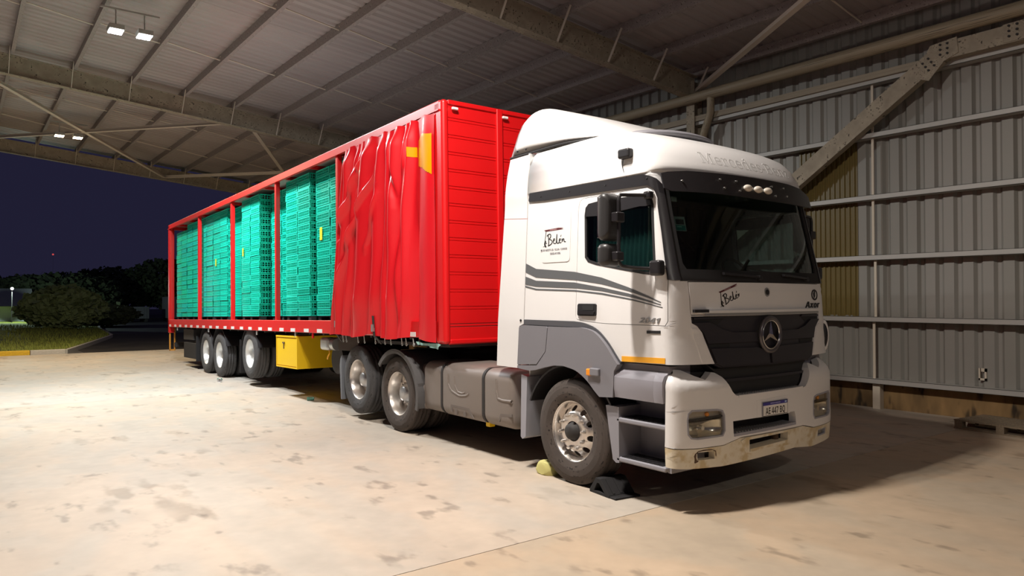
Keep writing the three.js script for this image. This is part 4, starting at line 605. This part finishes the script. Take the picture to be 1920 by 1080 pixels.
// ---------------------------------------------------------------- the trailer (pitched a little, nose up)
const T0 = thing('curtain_trailer', 'long red curtain-sided trailer with one side drawn open', 'trailer', [-3.6, 0, 0]);
T0.rotation.set(0, -0.00716, 0.02089);
T0.updateMatrixWorld(true);
const gY = (x) => -0.0209 * x;                                  // where the ground is in trailer coordinates
{
  const zS = 1.30, yD = 1.50, yT = 4.285;
  // deck, side rails, roof frame
  part('deck', [span(-13.9, 1.40, 1.40, yD, -1.24, 1.24)], M.chassis, T0);
  for (const s of [1, -1]) {
    const rail = part('side_rail', [rbx(-13.95, 1.30, 1.315, 1.53, s * 1.235, s * 1.30, .012)], M.red, T0, 'red lower side rail');
    for (let i = 0; i < 24; i++) { const x = -13.80 + i * .62 + (i % 2) * .03; if (x < 1.0) part('reflector', [span(x, x + .22, 1.325, 1.385, s * 1.299, s * 1.304)], M.reflector, rail, 'white reflective patch'); }
    part('top_rail', [rbx(-13.96, 1.36, 4.165, yT, s * 1.225, s * 1.30, .015), span(-13.96, 1.36, 4.155, 4.17, s * 1.295, s * 1.315)], M.red, T0, 'red top rail');
    for (const x of [-10.55, -7.65, -4.72, -1.83]) part('post', [rbx(x - .04, x + .04, 1.52, 4.17, s * 1.205, s * 1.288, .010)], M.red, T0, 'red side post');
    part('rear_post', [rbx(-13.96, -13.80, 1.14, 4.285, s * 1.16, s * 1.30, .02), span(-13.80, -13.74, 1.5, 4.17, s * 1.22, s * 1.28)], M.red, T0);
    part('corner_post', [rbx(1.20, 1.43, 1.245, 4.29, s * 1.20, s * 1.30, .045, 4)], M.red, T0, 'red front corner post');
  }
  part('roof_cover', [span(-13.9, 1.38, 4.24, 4.27, -1.23, 1.23)], M.roofTarp ??= mat([.34, .33, .32], .7), T0);
  for (let i = 0; i < 12; i++) part('roof_bow', [span(-13.2 + i * 1.25, -13.14 + i * 1.25, 4.18, 4.24, -1.23, 1.23)], M.red, T0);
  part('rear_sill', [span(-13.96, -13.86, 1.3, 1.5, -1.28, 1.28)], M.red, T0); part('rear_header', [span(-13.96, -13.86, 4.15, 4.285, -1.28, 1.28)], M.red, T0);
  // far side curtain, drawn shut
  part('far_curtain', [(() => { const r = []; for (let i = 0; i <= 240; i++) { const x = lerp(-13.6, 1.2, i / 240); r.push([x, -1.30 + .012 * Math.sin(i * 1.3)]); } return loft([1.40, 4.18].map((y) => r.map(([x, z]) => V(x, y, z))), { closed: false, cap: false }); })()], new THREE.MeshStandardMaterial({ color: M.tarp.color, roughness: .4, side: THREE.DoubleSide }), T0);
  // front wall: boards between posts, a raised double ridge at every joint
  const fw = new THREE.Group(); fw.name = 'front_wall'; fw.userData.label = 'red ribbed front wall'; T0.add(fw);
  const cols = [[.47, 1.21], [-.37, .37], [-1.21, -.47]];
  for (const [z0, z1] of cols) {
    for (let k = 0; k < 14; k++) { const y0 = 1.26 + k * .2145; part('board', [rbx(1.375, 1.405, y0 + .022, Math.min(4.27, y0 + .2145 - .022), z0, z1, .004)], M.red, fw); part('ridge', [span(1.37, 1.397, y0 - .023, y0 + .023, z0, z1), rbx(1.385, 1.404, y0 - .014, y0 + .014, z0, z1, .004)], M.red, fw); }
  }
  for (const z of [.42, -.42]) part('wall_post', [rbx(1.37, 1.432, 1.25, 4.29, z - .05, z + .05, .018)], M.red, fw);
  part('wall_sill', [rbx(1.37, 1.425, 1.245, 1.30, -1.21, 1.21, .012)], M.red, fw); part('wall_head', [rbx(1.37, 1.425, 4.23, 4.29, -1.21, 1.21, .012)], M.red, fw);
  for (const z of [1.12, .34, -.34, -1.12]) part('marker_lamp', [rbx(1.42, 1.455, 4.165, 4.20, z - .045, z + .045, .012)], M.reflector, fw, 'small white marker lamp');

  // the drawn curtain, bunched against the front corner
  const FO = [ // position along the curtain at the top and bottom, half width, height of each fold
    [.035, .03, .03, .07], [.11, .10, .035, .10], [.20, .17, .03, .07], [.255, .25, .02, .04], [.36, .345, .075, .13], [.50, .47, .05, .09], [.585, .565, .03, .06], [.665, .655, .05, .11], [.755, .715, .022, .05], [.80, .755, .03, .08], [.925, .93, .07, .035]];
  const xTop = (s) => lerp(-1.42, 1.25, s), xBot = (s) => lerp(-1.98, 1.25, s);
  function curtainPoint(s, v, o = 0) {
    const w = .06 * Math.sin(v * 5.1 + s * 9) * Math.sin(v * 2.2), x = lerp(xTop(s), xBot(s), v ** 1.15);
    let z = 0; const open = smooth(0, .10, v), bellied = 1 - .25 * smooth(.8, 1, v);
    for (const [a, b, h, d] of FO) { const c = lerp(a, b, v ** .9) + .008 * Math.sin(v * 9 + a * 40), q = (s - c) / h; z += 1.45 * d * Math.exp(-q * q * 1.5) * (.45 + .55 * open) * bellied; }
    z -= .10 * Math.exp(-(((s - lerp(.86, .825, v)) / .022) ** 2)) * smooth(.35, .75, v);                 // deep fold beside the flat end
    z += .006 * Math.sin(s * 70 + v * 7 + 2 * Math.sin(v * 6)) * smooth(.03, .2, v) * (1 - .7 * smooth(.84, .9, s));
    // diagonal creases where the cloth is pulled up to its rollers
    for (const [s0, v0, s1, v1, d, h] of [[.24, .08, .05, .50, .09, .014], [.27, .22, .09, .72, .075, .013], [.30, .05, .22, .16, .06, .012], [.47, .16, .33, .36, .08, .013], [.50, .30, .40, .55, .06, .012], [.60, .06, .68, .34, -.07, .015], [.75, .10, .71, .36, .05, .011]]) { const t = clamp((v - v0) / (v1 - v0), 0, 1), q = (s - lerp(s0, s1, t)) / h; if (v > v0 - .03 && v < v1 + .05) z += d * Math.exp(-q * q) * Math.sin(PI * clamp((v - v0 + .03) / (v1 - v0 + .08), 0, 1)); }
    z += .022 * (fbm(n1, s * 10, v * 5 + 3, 2, 64) - .5) * (1 - .6 * smooth(.84, .9, s));
    const yb = 1.30 + .05 * Math.sin(s * 17) * .4 + (s > .40 && s < .50 ? .02 : 0) + (s > .84 ? -.02 : 0), yt = 4.17 - .03 * Math.abs(Math.sin(s * 24)) ;
    return V(x + .4 * w * (s < .8 ? 1 : 0) * s * (1 - s), lerp(yt, yb, v), 1.305 + z + o);
  }
  function curtainGeo(s0, s1, v0, v1, ns, nv, o, keep) {
    const pos = [], idx = [], uv = []; for (let j = 0; j <= nv; j++) for (let i = 0; i <= ns; i++) { const s = lerp(s0, s1, i / ns), v = lerp(v0, v1, j / nv), p = curtainPoint(s, v, o); pos.push(p.x, p.y, p.z); uv.push(s, v); }
    for (let j = 0; j < nv; j++) for (let i = 0; i < ns; i++) { const sm = lerp(s0, s1, (i + .5) / ns), vm = lerp(v0, v1, (j + .5) / nv); if (keep && !keep(sm, vm)) continue; const a = j * (ns + 1) + i, b = a + 1, c = a + ns + 1, d = c + 1; idx.push(a, c, b, b, c, d); }
    const g = new THREE.BufferGeometry(); g.setAttribute('position', new THREE.Float32BufferAttribute(pos, 3)); g.setAttribute('uv', new THREE.Float32BufferAttribute(uv, 2)); g.setIndex(idx); g.computeVertexNormals(); return g;
  }
  M.tarp.side = THREE.DoubleSide; M.yellowPrint.side = THREE.DoubleSide;
  const cu = part('side_curtain', curtainGeo(0, 1, 0, 1, 300, 140, 0), M.tarp, T0, 'red glossy curtain bunched in folds');
  part('yellow_print', curtainGeo(.865, .985, .085, .265, 40, 40, .005, (s, v) => { const t = (s - .865) / .12; return v < .215 + .05 * t && v > .10 - .02 * Math.min(1, t * 2); }), M.yellowPrint, cu, 'yellow printed patch');
  part('yellow_print', curtainGeo(.805, .845, .125, .17, 20, 20, .005), M.yellowPrint, cu);
  for (const [s, v0] of [[.075, .86], [.50, .90], [.83, .93]]) {
    const pts = [curtainPoint(s, v0, .01), curtainPoint(s, lerp(v0, 1, .6), .014), curtainPoint(s, 1, .014), V(curtainPoint(s, 1).x + .01, 1.20, 1.26)];
    const st = part('curtain_strap', pts.slice(1).map((p, i) => bar(pts[i], p, .012, .05, V(1, 0, 0))), M.chassis, cu, 'dark curtain strap');
    part('buckle', [bx(.05, .10, .03, pts[1].x, pts[1].y, pts[1].z + .015)], M.steel, st);
  }
  for (const x of [-1.62, -1.5, -1.08, -.86, -.5, -.2, -.02, .3, .42, .62]) { part('rail_hook', [rod(V(x, 1.30, 1.29), V(x, 1.22, 1.28), .008), new THREE.TorusGeometry(.018, .006, 6, 12).translate(x, 1.215, 1.28)], M.aluminium, T0); }
  for (const x of [-12.9, -9.6, -5.9, -3.72, -2.9]) part('rail_hook', [cyl(.02, .02, .09, x, 1.27, 1.27, 'y', 8)], x > -3 ? M.red : M.aluminium, T0);
  part('torn_tape', [patch([[.72, 1.262], [.95, 1.245], [1.30, 1.25], [1.34, 1.235], [1.28, 1.20], [1.24, 1.175], [1.0, 1.215], [.74, 1.222]], (x, y, o) => V(x, y, 1.29 + .02 * Math.sin(x * 30) + o), 0, .006, { max: .05 })], M.cyan, T0, 'torn pale green strip under the front corner');
  part('coupling_plate', [span(-.6, 1.38, 1.20, 1.245, -1.2, 1.2)], M.chassis, T0);

  // under the deck
  part('frame_beam', [span(-13.5, .9, 1.14, 1.40, .42, .50), span(-13.5, .9, 1.14, 1.40, -.50, -.42), ...Array.from({ length: 24 }, (_, i) => span(-13.4 + i * .6, -13.34 + i * .6, 1.28, 1.40, -1.22, 1.22))], M.chassis, T0);
  const tb = new THREE.Group(); tb.name = 'tool_box'; tb.userData.label = 'yellow side locker'; T0.add(tb);
  part('box_body', [rbx(-4.72, -3.63, .655, 1.245, .30, 1.255, .012)], M.toolbox, tb);
  const bd = part('box_door', [rbx(-4.69, -3.66, .69, 1.205, 1.25, 1.275, .010)], M.toolbox, tb, 'yellow locker door'); part('box_latch', [span(-4.36, -4.26, 1.10, 1.125, 1.272, 1.292), span(-4.32, -4.30, 1.0, 1.11, 1.272, 1.286)], M.rust, bd);
  part('box_rim', [span(-4.72, -3.63, 1.215, 1.245, 1.25, 1.285), span(-4.72, -3.63, .655, .68, 1.25, 1.28), span(-3.655, -3.63, .68, 1.215, 1.25, 1.28), span(-4.72, -4.695, .68, 1.215, 1.25, 1.28)], M.toolbox, tb);
  part('air_filter', [rbx(-2.74, -2.42, 1.03, 1.24, .98, 1.22, .05), cyl(.10, .10, .14, -2.33, 1.13, 1.1, 'x', 18)], M.aluminium, T0, 'pale grey canister'); part('air_pipe', [tube([V(-2.5, 1.05, 1.15), V(-2.45, .98, 1.16), V(-2.5, .92, 1.17), V(-2.56, .88, 1.15)], .012, 20, 8)], M.orange, T0);
  part('air_tank', [cyl(.24, .24, .9, -2.35, .88, .62, 'z', 24)], M.chassis, T0);
  for (const s of [1, -1]) { part('landing_leg', [span(-1.82, -1.66, .52, 1.30, s * .80, s * .94), span(-1.78, -1.70, .36, .60, s * .83, s * .91), rbx(-1.86, -1.62, .33, .37, s * .75, s * .99, .01)], M.rust, T0, 'rusty landing leg'); part('leg_brace', [bar(V(-1.78, .7, s * .85), V(-2.3, 1.15, s * .6), .03, .03), bar(V(-1.72, .72, s * .85), V(-1.2, 1.15, s * .6), .03, .03)], M.rust, T0); }
  part('skid_block', [span(-2.05, -1.30, 1.05, 1.31, .3, 1.18)], M.rustDark ??= mat([.055, .04, .03], .85), T0);
  for (const [x, lift, s0] of [[-8.8 + 2.3, .17, .3], [-8.8, 0, .8], [-10.0, 0, .1]]) for (const s of [1, -1]) {
    wheel(T0, x, gY(x) + .515 + lift, 1.10, 'dual', s, s0, M.alloyWhite ??= mat([.72, .72, .70], .35, .55), M.tyre);
    part('mudguard', [patch([[.30, 0], [2.84, 0], [2.84, 1], [.30, 1]], (a, b, o) => V(x + Math.cos(a) * (.60 + o), gY(x) + .56 + lift * .5 + Math.sin(a) * (.60 + o), s * (.62 + b * .62)), 0, .015, { max: .15 })], M.dark, T0);
    part('axle', [rod(V(x, gY(x) + .52 + lift, -.9), V(x, gY(x) + .52 + lift, .9), .07)], M.chassis, T0);
  }
  for (const s of [1, -1]) {
    part('mud_flap', [rbx(-10.98, -10.95, gY(-10.9) + .22, 1.1, s * .62, s * 1.24, .008)], M.rubber, T0);
    part('mud_flap', [rbx(-7.25, -7.22, gY(-7.2) + .22, 1.1, s * .62, s * 1.22, .008)], M.rubber, T0);
    part('rear_flap', [rbx(-12.3, -10.99, gY(-12) + .25, gY(-12) + .66, s * .70, s * 1.24, .01)], M.rubber, T0, 'black rear guard panel');
    part('rear_box', [rbx(-12.5, -11.4, .98, 1.27, s * .6, s * 1.2, .01)], M.chassis, T0);
    part('rear_lamp_frame', [span(-13.92, -13.86, .62, 1.30, s * 1.12, s * 1.15), span(-13.92, -13.86, .62, 1.30, s * 1.25, s * 1.28), span(-13.92, -13.86, .62, .66, s * 1.12, s * 1.28), rbx(-13.9, -13.84, 1.15, 1.28, s * 1.14, s * 1.26, .01)], M.orangeRust ??= mat([.62, .27, .03], .6), T0, 'orange rear lamp guard');
  }
  part('rear_bumper', [rbx(-13.9, -13.78, .72, .86, -1.15, 1.15, .01)], M.chassis, T0);
}

// ---------------------------------------------------------------- the load: pallets of green crates
const crateGeo = (() => {
  const W = .60, H = .117, D = .40, o = [];
  const wall = (len, n, place) => { const b = (x0, x1, y0, y1, t = .012) => o.push(place((x0 + x1) / 2, (y0 + y1) / 2, x1 - x0, y1 - y0, t)); b(-len / 2, len / 2, H - .022, H, .018); b(-len / 2, len / 2, 0, .016); b(-len / 2, len / 2, .052, .060); b(-len / 2, -len / 2 + .03, .016, H - .022, .014); b(len / 2 - .03, len / 2, .016, H - .022, .014); for (let i = 1; i < n; i++) { const x = -len / 2 + len * i / n; b(x - .006, x + .006, .016, H - .022); } };
  for (const s of [1, -1]) { wall(W, 11, (x, y, w, h, t) => bx(w, h, t, x, y, s * (D / 2 - t / 2))); wall(D, 7, (x, y, w, h, t) => bx(t, h, w, s * (W / 2 - t / 2), y, x)); }
  o.push(bx(W - .02, .008, D - .02, 0, .006, 0)); return merge(o);
})();
const palletParts = (() => { const deck = []; for (let i = 0; i < 6; i++) deck.push(bx(1.2, .018, .12, 0, .091, -.42 + i * .168)); const blocks = []; for (const x of [-.54, 0, .54]) for (const z of [-.42, 0, .42]) blocks.push([x, z]); return { deck: merge(deck), block: bx(.12, .07, .12), skid: bx(.12, .012, 1.0), blocks }; })();
{
  const r = rng(77), mW = new THREE.Matrix4();
  // [x centre in the trailer, z of the front face, rows, shown as individuals, tier of labels]
  const ST = [[-13.05, 1.13, 19, 0], [-11.82, 1.12, 20, 0], [-10.40, 1.12, 20, 0], [-9.13, 1.12, 20, 1], [-7.90, .97, 20, 1], [-6.67, 1.16, 20, 1], [-5.40, .93, 20, 1], [-3.93, 1.15, 20, 1], [-2.54, 1.09, 20, 1], [-1.18, 1.02, 20, 1]];
  const WHERE = { '-9.13': 'the stack behind the third post from the red curtain', '-7.9': 'the set-back stack at the third post from the red curtain', '-6.67': 'the forward stack between the second and third posts from the curtain', '-5.4': 'the set-back stack at the second post from the red curtain', '-3.93': 'the forward stack beside the second post from the curtain', '-2.54': 'the stack bearing the large yellow tag', '-1.18': 'the stack half hidden by the red curtain' };
  const UNDER = { '-13.05': 'the rearmost crates', '-11.82': 'the second crate stack from the rear', '-10.4': 'the third crate stack from the rear' };
  const rest = []; const q = new THREE.Quaternion(), sc = V(1, 1, 1);
  const world = (x, y, z, turn) => new THREE.Matrix4().multiplyMatrices(T0.matrixWorld, new THREE.Matrix4().compose(V(x, y, z), q.clone().setFromAxisAngle(V(0, 1, 0), turn), sc));
  for (const [cx, zf, rows, own] of ST) {
    const lean = (r() - .5) * .02;
    { const P = thing('pallet', 'black plastic pallet under ' + (WHERE[cx] ?? UNDER[cx]), 'pallet', [0, 0, 0], 'pallets in the trailer'); const m = world(cx, 1.502, zf - .5, 0); m.decompose(P.position, P.quaternion, P.scale); part('deck_boards', palletParts.deck, M.palletBlack, P); for (const [x, z] of palletParts.blocks) { const b = part('block', palletParts.block, M.palletBlack, P); b.position.set(x, .047, z); } for (const x of [-.54, 0, .54]) { const b = part('skid', palletParts.skid, M.palletBlack, P); b.position.set(x, .006, 0); } }
    for (let k = 0; k < rows; k++) for (const dx of [-.307, .307]) for (let d = 0; d < 2; d++) {
      const m = world(cx + dx + lean * k * .2 + (r() - .5) * .008, 1.604 + k * .1275, zf - .2 - d * .42 + (r() - .5) * .016, (r() - .5) * .008);
      if (own && d === 0) { const c = single('crate', crateGeo, M.crate[Math.floor(r() * 3)], (k === rows - 1 ? 'topmost' : k === 0 ? 'bottom' : 'green') + ' crate of ' + WHERE[cx], 'crate', 'green crates of ' + WHERE[cx]); m.decompose(c.position, c.quaternion, c.scale); }
      else rest.push(m);
    }
  }
  const im = new THREE.InstancedMesh(crateGeo, M.crate[0], rest.length); rest.forEach((m, i) => { im.setMatrixAt(i, m); im.setColorAt(i, new THREE.Color().setRGB(.9 + .2 * r(), .9 + .2 * r(), .9 + .2 * r())); });
  im.name = 'crate_stacks'; im.castShadow = im.receiveShadow = true; im.userData = { label: 'remaining green crates of the rear stacks and inner rows on the trailer', category: 'crates', kind: 'stuff' }; scene.add(im);
  // yellow tags on the stacks
  for (const [x, y, z, label] of [[-2.92, 3.02, 1.105, 'large yellow tag on the crate stack beside the red curtain'], [-7.12, 3.0, 1.18, 'small yellow tag on the crate stack next to the third post'], [-9.45, 2.92, 1.14, 'thin yellow tag on the crates between the rear posts']]) {
    const g = span(-.05, .05, -.11, .11, 0, .006), t = single('paper_tag', g, M.tagYellow ??= mat([.85, .80, .02], .6), label, 'tag'); world(x, y, z, 0).decompose(t.position, t.quaternion, t.scale); if (x < -5) t.scale.set(.6, .8, 1);
  }
}

// ---------------------------------------------------------------- things on the floor
{
  const wc = thing('wheel_chock', 'black hollow triangular wheel chock in front of the front wheel', 'wheel chock', [.46, 0, 1.12]);
  const tri = [[-.17, 0], [.17, 0], [.17, .025], [.02, .17], [-.06, .17], [-.17, .03]], hole = [[-.10, .028], [.10, .028], [.0, .125], [-.04, .125]];
  const g = extr(tri, .34, .004, [hole]); g.translate(0, 0, -.17); part('chock_body', g, M.rubber, wc); part('chock_foot', [rbx(.1, .28, 0, .022, -.17, .17, .008)], M.rubber, wc); wc.rotation.y = -.12; wc.scale.setScalar(.86);
  for (const z of [-.1, 0, .1]) part('grip_rib', [bar(V(.165, .035, z), V(.03, .165, z), .03, .012)], M.rubber, wc);
  single('stone_block', [toCreasedNormals((() => { const q = new THREE.IcosahedronGeometry(.1, 2), p = q.attributes.position; for (let i = 0; i < p.count; i++) { const k = .82 + .3 * n1(p.getX(i) * 14 + 9, p.getY(i) * 14 + p.getZ(i) * 9 + 40); p.setXYZ(i, clamp(p.getX(i) * 1.5 * k, -.115, .115), clamp(p.getY(i) * k * 1.1, -.062, .07), clamp(p.getZ(i) * 1.2 * k, -.09, .09)); } q.computeVertexNormals(); return q; })(), .5).translate(-.48, .062, 1.12)], M.yellowStone, 'pale yellow stone wedged behind the front wheel', 'stone');
  const can = lathe([[0, 0], [.03, 0], [.033, .01], [.033, .11], [.026, .125], [0, .125]], 'x', 16);
  for (const [x, z, a, label] of [[-11.6, 1.42, .3, 'crushed green can beside the rear trailer wheels'], [-7.3, 1.05, 1.1, 'small dark green can on the floor by the yellow locker']]) { const c = single('drink_can', can.clone(), M.greenGlass, label, 'can'); c.position.set(x, .034, z); c.rotation.y = a; }
  { const c = single('paper_cup', lathe([[0, 0], [.034, 0], [.044, .10], [.040, .10], [.031, .006], [0, .006]], 'x', 18), M.reflector, 'white paper cup lying beside the crushed green can', 'cup'); c.position.set(-11.35, .043, 1.45); c.rotation.y = -.4; }
  // wooden pallet lying by the wall
  const p = thing('wooden_pallet', 'old wooden pallet lying at the foot of the metal wall', 'pallet', [1.62, 0, -5.42]); p.rotation.y = -.12;
  for (let i = 0; i < 6; i++) part('board', boxUV(bx(1.2, .018, .10, 0, .121, -.34 + i * .136), 1.2), M.wood, p);
  for (const x of [-.54, 0, .54]) for (const z of [-.34, 0, .34]) part('block', boxUV(bx(.10, .09, .10, x, .065, z), 2), M.wood, p);
  for (const z of [-.34, 0, .34]) part('skid', boxUV(bx(1.2, .02, .10, 0, .010, z), 1.2), M.wood, p);
}

// ---------------------------------------------------------------- outside the hall
{
  const road = struct('ground_outside', 'dark asphalt yard and road outside the hall', 'ground');
  const asphalt = dataTex(512, 512, (u, v) => { const a = fbm(n1, u * 10, v * 10, 5, 10), b = fbm(n3, u * 80, v * 80, 3, 80), k = .34 + .3 * (a - .5) + .12 * (b - .5); return [k, k * .96, k * .93]; });
  const am = new THREE.MeshStandardMaterial({ map: asphalt, roughness: .8, color: new THREE.Color().setRGB(.55, .55, .57) });
  const ag = span(-140, -23.21, -.5, -.03, -80, 60); boxUV(ag, 1 / 9); part('asphalt', ag, am, road);
  const dg = span(-38, -23.21, -.4, -.022, -9, 2.6); boxUV(dg, 1 / 9); part('drive', dg, new THREE.MeshStandardMaterial({ map: asphalt, roughness: .85, color: new THREE.Color().setRGB(.22, .20, .19) }), road, 'dark patched driveway');
  // kerb stones: yellow then bare concrete
  for (let i = 0; i < 12; i++) { const z0 = 3.2 + i * 1.0, y = i > 0; single('kerb_stone', [rbx(-23.42, -23.21, -.05, .15, z0 + .006, z0 + .994, .02)], y ? (M.kerbY ??= mat([.85, .52, .02], .7, 0, { map: grimeTex })) : (M.kerbC ??= mat([.62, .58, .52], .8, 0, { map: grimeTex })), y ? 'yellow painted kerb stone at the edge of the concrete floor' : 'bare concrete kerb stone at the end of the yellow kerb', 'kerb', y ? 'yellow kerb stones' : undefined); }
  // grass bank
  const bank = []; const gp = []; const nx = 60, nz = 40;
  const edge = table([[-60, -2.2], [-50, -1.4], [-45.2, -.7], [-34.2, .2], [-28, 1.9], [-23.4, 3.2]]);
  const grassTex = dataTex(512, 512, (u, v) => { const a = fbm(n2, u * 12, v * 12, 5, 12), b = fbm(n1, u * 90, v * 90, 3, 90), k = .52 + .5 * (a - .5) + .5 * (b - .5); return [k * .84, k * .88, k * .30]; });
  const pos = [], uv = [], ix = []; for (let i = 0; i <= nx; i++) for (let j = 0; j <= nz; j++) { const x = lerp(-23.43, -58, i / nx), z0 = edge(x), t = j / nz, z = lerp(z0, 34, t ** 1.6), d = z - z0; pos.push(x, .10 + .22 * smooth(0, 5, d) * smooth(-24, -32, x) + .03 * (fbm(n1, x * 1.5, z * 1.5, 3, 200) - .5), z); uv.push(x / 5, z / 5); }
  for (let i = 0; i < nx; i++) for (let j = 0; j < nz; j++) { const a = i * (nz + 1) + j, b = a + 1, c = a + nz + 1, d = c + 1; ix.push(a, b, d, a, d, c); }
  const gg = new THREE.BufferGeometry(); gg.setAttribute('position', new THREE.Float32BufferAttribute(pos, 3)); gg.setAttribute('uv', new THREE.Float32BufferAttribute(uv, 2)); gg.setIndex(ix); gg.computeVertexNormals();
  part('lawn', gg, new THREE.MeshStandardMaterial({ map: grassTex, roughness: .95, color: new THREE.Color().setRGB(.8, .8, .62), side: THREE.DoubleSide }), road, 'grass bank behind the kerb');
  { const pts = []; for (let x = -23.5; x > -58; x -= 1) pts.push([x, edge(x)]); part('bank_edge', pts.slice(1).map(([x, z], i) => bar(V(pts[i][0], .04, pts[i][1]), V(x, .04, z), .12, .16)), M.kerbC, road); }
  // grass blades: uncountable
  const r = rng(41); const blade = new THREE.ConeGeometry(.012, .12, 3); blade.translate(0, .05, 0); const NB = 9000, im = new THREE.InstancedMesh(blade, mat([.22, .25, .045], .9), NB); const dm = new THREE.Object3D();
  for (let i = 0; i < NB; i++) { const x = -23.6 - 22 * r() ** 1.3, z0 = edge(x) + .1, z = z0 + 9 * r() ** 1.2, d = z - z0; dm.position.set(x, .10 + .22 * smooth(0, 5, d) * smooth(-24, -32, x), z); dm.rotation.set((r() - .5) * .6, r() * 6, (r() - .5) * .6); dm.scale.setScalar(.6 + r()); dm.updateMatrix(); im.setMatrixAt(i, dm.matrix); }
  im.name = 'grass_blades'; im.userData = { label: 'short grass growing on the bank behind the yellow kerb', category: 'grass', kind: 'stuff' }; scene.add(im);
  // trees and bushes: leaf clusters on trunks
  const leaf = new THREE.PlaneGeometry(.26, .16); { const p = leaf.attributes.position; p.setZ(0, .05); p.setZ(3, -.05); leaf.computeVertexNormals(); }
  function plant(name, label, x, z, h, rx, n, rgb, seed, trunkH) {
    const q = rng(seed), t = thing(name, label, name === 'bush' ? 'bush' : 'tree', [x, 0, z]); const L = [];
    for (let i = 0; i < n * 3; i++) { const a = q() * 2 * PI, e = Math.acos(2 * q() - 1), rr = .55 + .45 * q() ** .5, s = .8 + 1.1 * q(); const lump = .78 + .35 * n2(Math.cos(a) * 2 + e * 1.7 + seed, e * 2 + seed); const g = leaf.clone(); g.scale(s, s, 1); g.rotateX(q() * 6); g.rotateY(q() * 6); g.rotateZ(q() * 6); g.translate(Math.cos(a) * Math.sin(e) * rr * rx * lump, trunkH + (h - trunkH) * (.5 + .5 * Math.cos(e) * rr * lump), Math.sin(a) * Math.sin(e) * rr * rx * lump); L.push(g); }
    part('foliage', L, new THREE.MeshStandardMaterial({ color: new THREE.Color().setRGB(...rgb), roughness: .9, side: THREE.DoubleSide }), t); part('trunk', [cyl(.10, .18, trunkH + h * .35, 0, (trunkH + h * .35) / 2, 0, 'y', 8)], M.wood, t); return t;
  }
  const far = (k, x, z, h, r) => [5.38 + (x - 5.38) * k, 6.04 + (z - 6.04) * k, 1.84 + (h - 1.84) * k, r * k];
  const grow = (name, label, [x, z, h, r], n, rgb, seed, th) => plant(name, label, x, z, h, r, n, rgb, seed, th);
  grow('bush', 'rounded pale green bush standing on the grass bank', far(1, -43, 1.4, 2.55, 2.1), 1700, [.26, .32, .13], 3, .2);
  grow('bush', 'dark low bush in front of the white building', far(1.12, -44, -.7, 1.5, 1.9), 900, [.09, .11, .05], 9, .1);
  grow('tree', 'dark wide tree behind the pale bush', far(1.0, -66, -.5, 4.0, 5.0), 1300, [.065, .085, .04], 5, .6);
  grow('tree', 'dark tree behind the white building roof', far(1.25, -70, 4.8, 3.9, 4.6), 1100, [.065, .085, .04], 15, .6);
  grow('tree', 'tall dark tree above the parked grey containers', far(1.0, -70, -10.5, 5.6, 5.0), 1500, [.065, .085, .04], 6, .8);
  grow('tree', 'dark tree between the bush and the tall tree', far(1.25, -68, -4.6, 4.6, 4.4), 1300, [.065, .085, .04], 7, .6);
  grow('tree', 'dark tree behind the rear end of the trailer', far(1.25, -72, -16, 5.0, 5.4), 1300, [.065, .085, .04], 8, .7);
  // white building with a pitched roof
  const b = thing('building', 'small white building with a pale pitched roof beside the bush', 'building', [-58, 0, 4.2]);
  part('wall', [span(-3, 3, 0, 1.35, -2.0, 4)], mat([.55, .60, .56], .8), b); const rf = extr([[-3.3, 1.35], [3.3, 1.35], [0, 2.6]], 6.4); rf.translate(0, 0, -2.3); part('roof', rf, mat([.34, .36, .33], .8), b, 'pale grey roof'); part('door', [span(2.98, 3.03, 0, 1.0, .6, 1.3)], M.dark, b);
  const yl = thing('yard_lamp', 'small white yard lamp on a pole above the building', 'light', [-52, 0, 3.35]);
  part('pole', [cyl(.025, .03, 2.5, -.1, 1.25, 0, 'y', 10)], M.chassis, yl); part('lamp_head', new THREE.SphereGeometry(.09, 14, 10).translate(.05, 2.52, 0), mat([0, 0, 0], 1, 0, { emissive: new THREE.Color(1, 1, .95), emissiveIntensity: 6 }), yl);
  const pl = new THREE.PointLight(new THREE.Color().setRGB(.75, 1, .92), 60); pl.position.set(.3, 2.6, 0); pl.castShadow = true; yl.add(pl);
  // containers parked far off
  for (const [x, z, w, y, label] of [[-60, -9.2, 3.4, 0, 'long grey container parked far behind the trailer'], [-60, -5.3, 1.6, 0, 'small dark crate beside the far grey container']]) { const c = thing('container', label, 'container', [x, y, z]); part('body', [rbx(-1.2, 1.2, .25, w > 2 ? 2.0 : 1.2, -w / 2, w / 2, .03)], M.contGrey ??= mat([.16, .16, .17], .7), c); const ribs = []; for (let k = 0; k < 14; k++) ribs.push(span(1.19, 1.23, .3, w > 2 ? 1.95 : 1.15, -w / 2 + .05 + k * (w - .1) / 14, -w / 2 + .10 + k * (w - .1) / 14)); part('ribs', ribs, M.contGrey, c); part('feet', [span(-1.1, 1.1, 0, .25, -w / 2 + .1, -w / 2 + .3), span(-1.1, 1.1, 0, .25, w / 2 - .3, w / 2 - .1)], M.chassis, c); }
  // red beacon on a far mast
  const ms = thing('radio_mast', 'thin far mast carrying a small red beacon', 'mast', [-134, 0, -5.95]); part('mast_pole', [cyl(.008, .012, 9.2, 0, 4.6, 0, 'y', 6)], M.black, ms); part('beacon', new THREE.SphereGeometry(.14, 12, 8).translate(0, 9.1, 0), mat([0, 0, 0], 1, 0, { emissive: new THREE.Color(1, .12, .12), emissiveIntensity: .6 }), ms, 'small red beacon');
}
scene.traverse((o) => { if (o.isMesh) { o.castShadow = true; o.receiveShadow = true; } });
renderer.render(scene, camera);
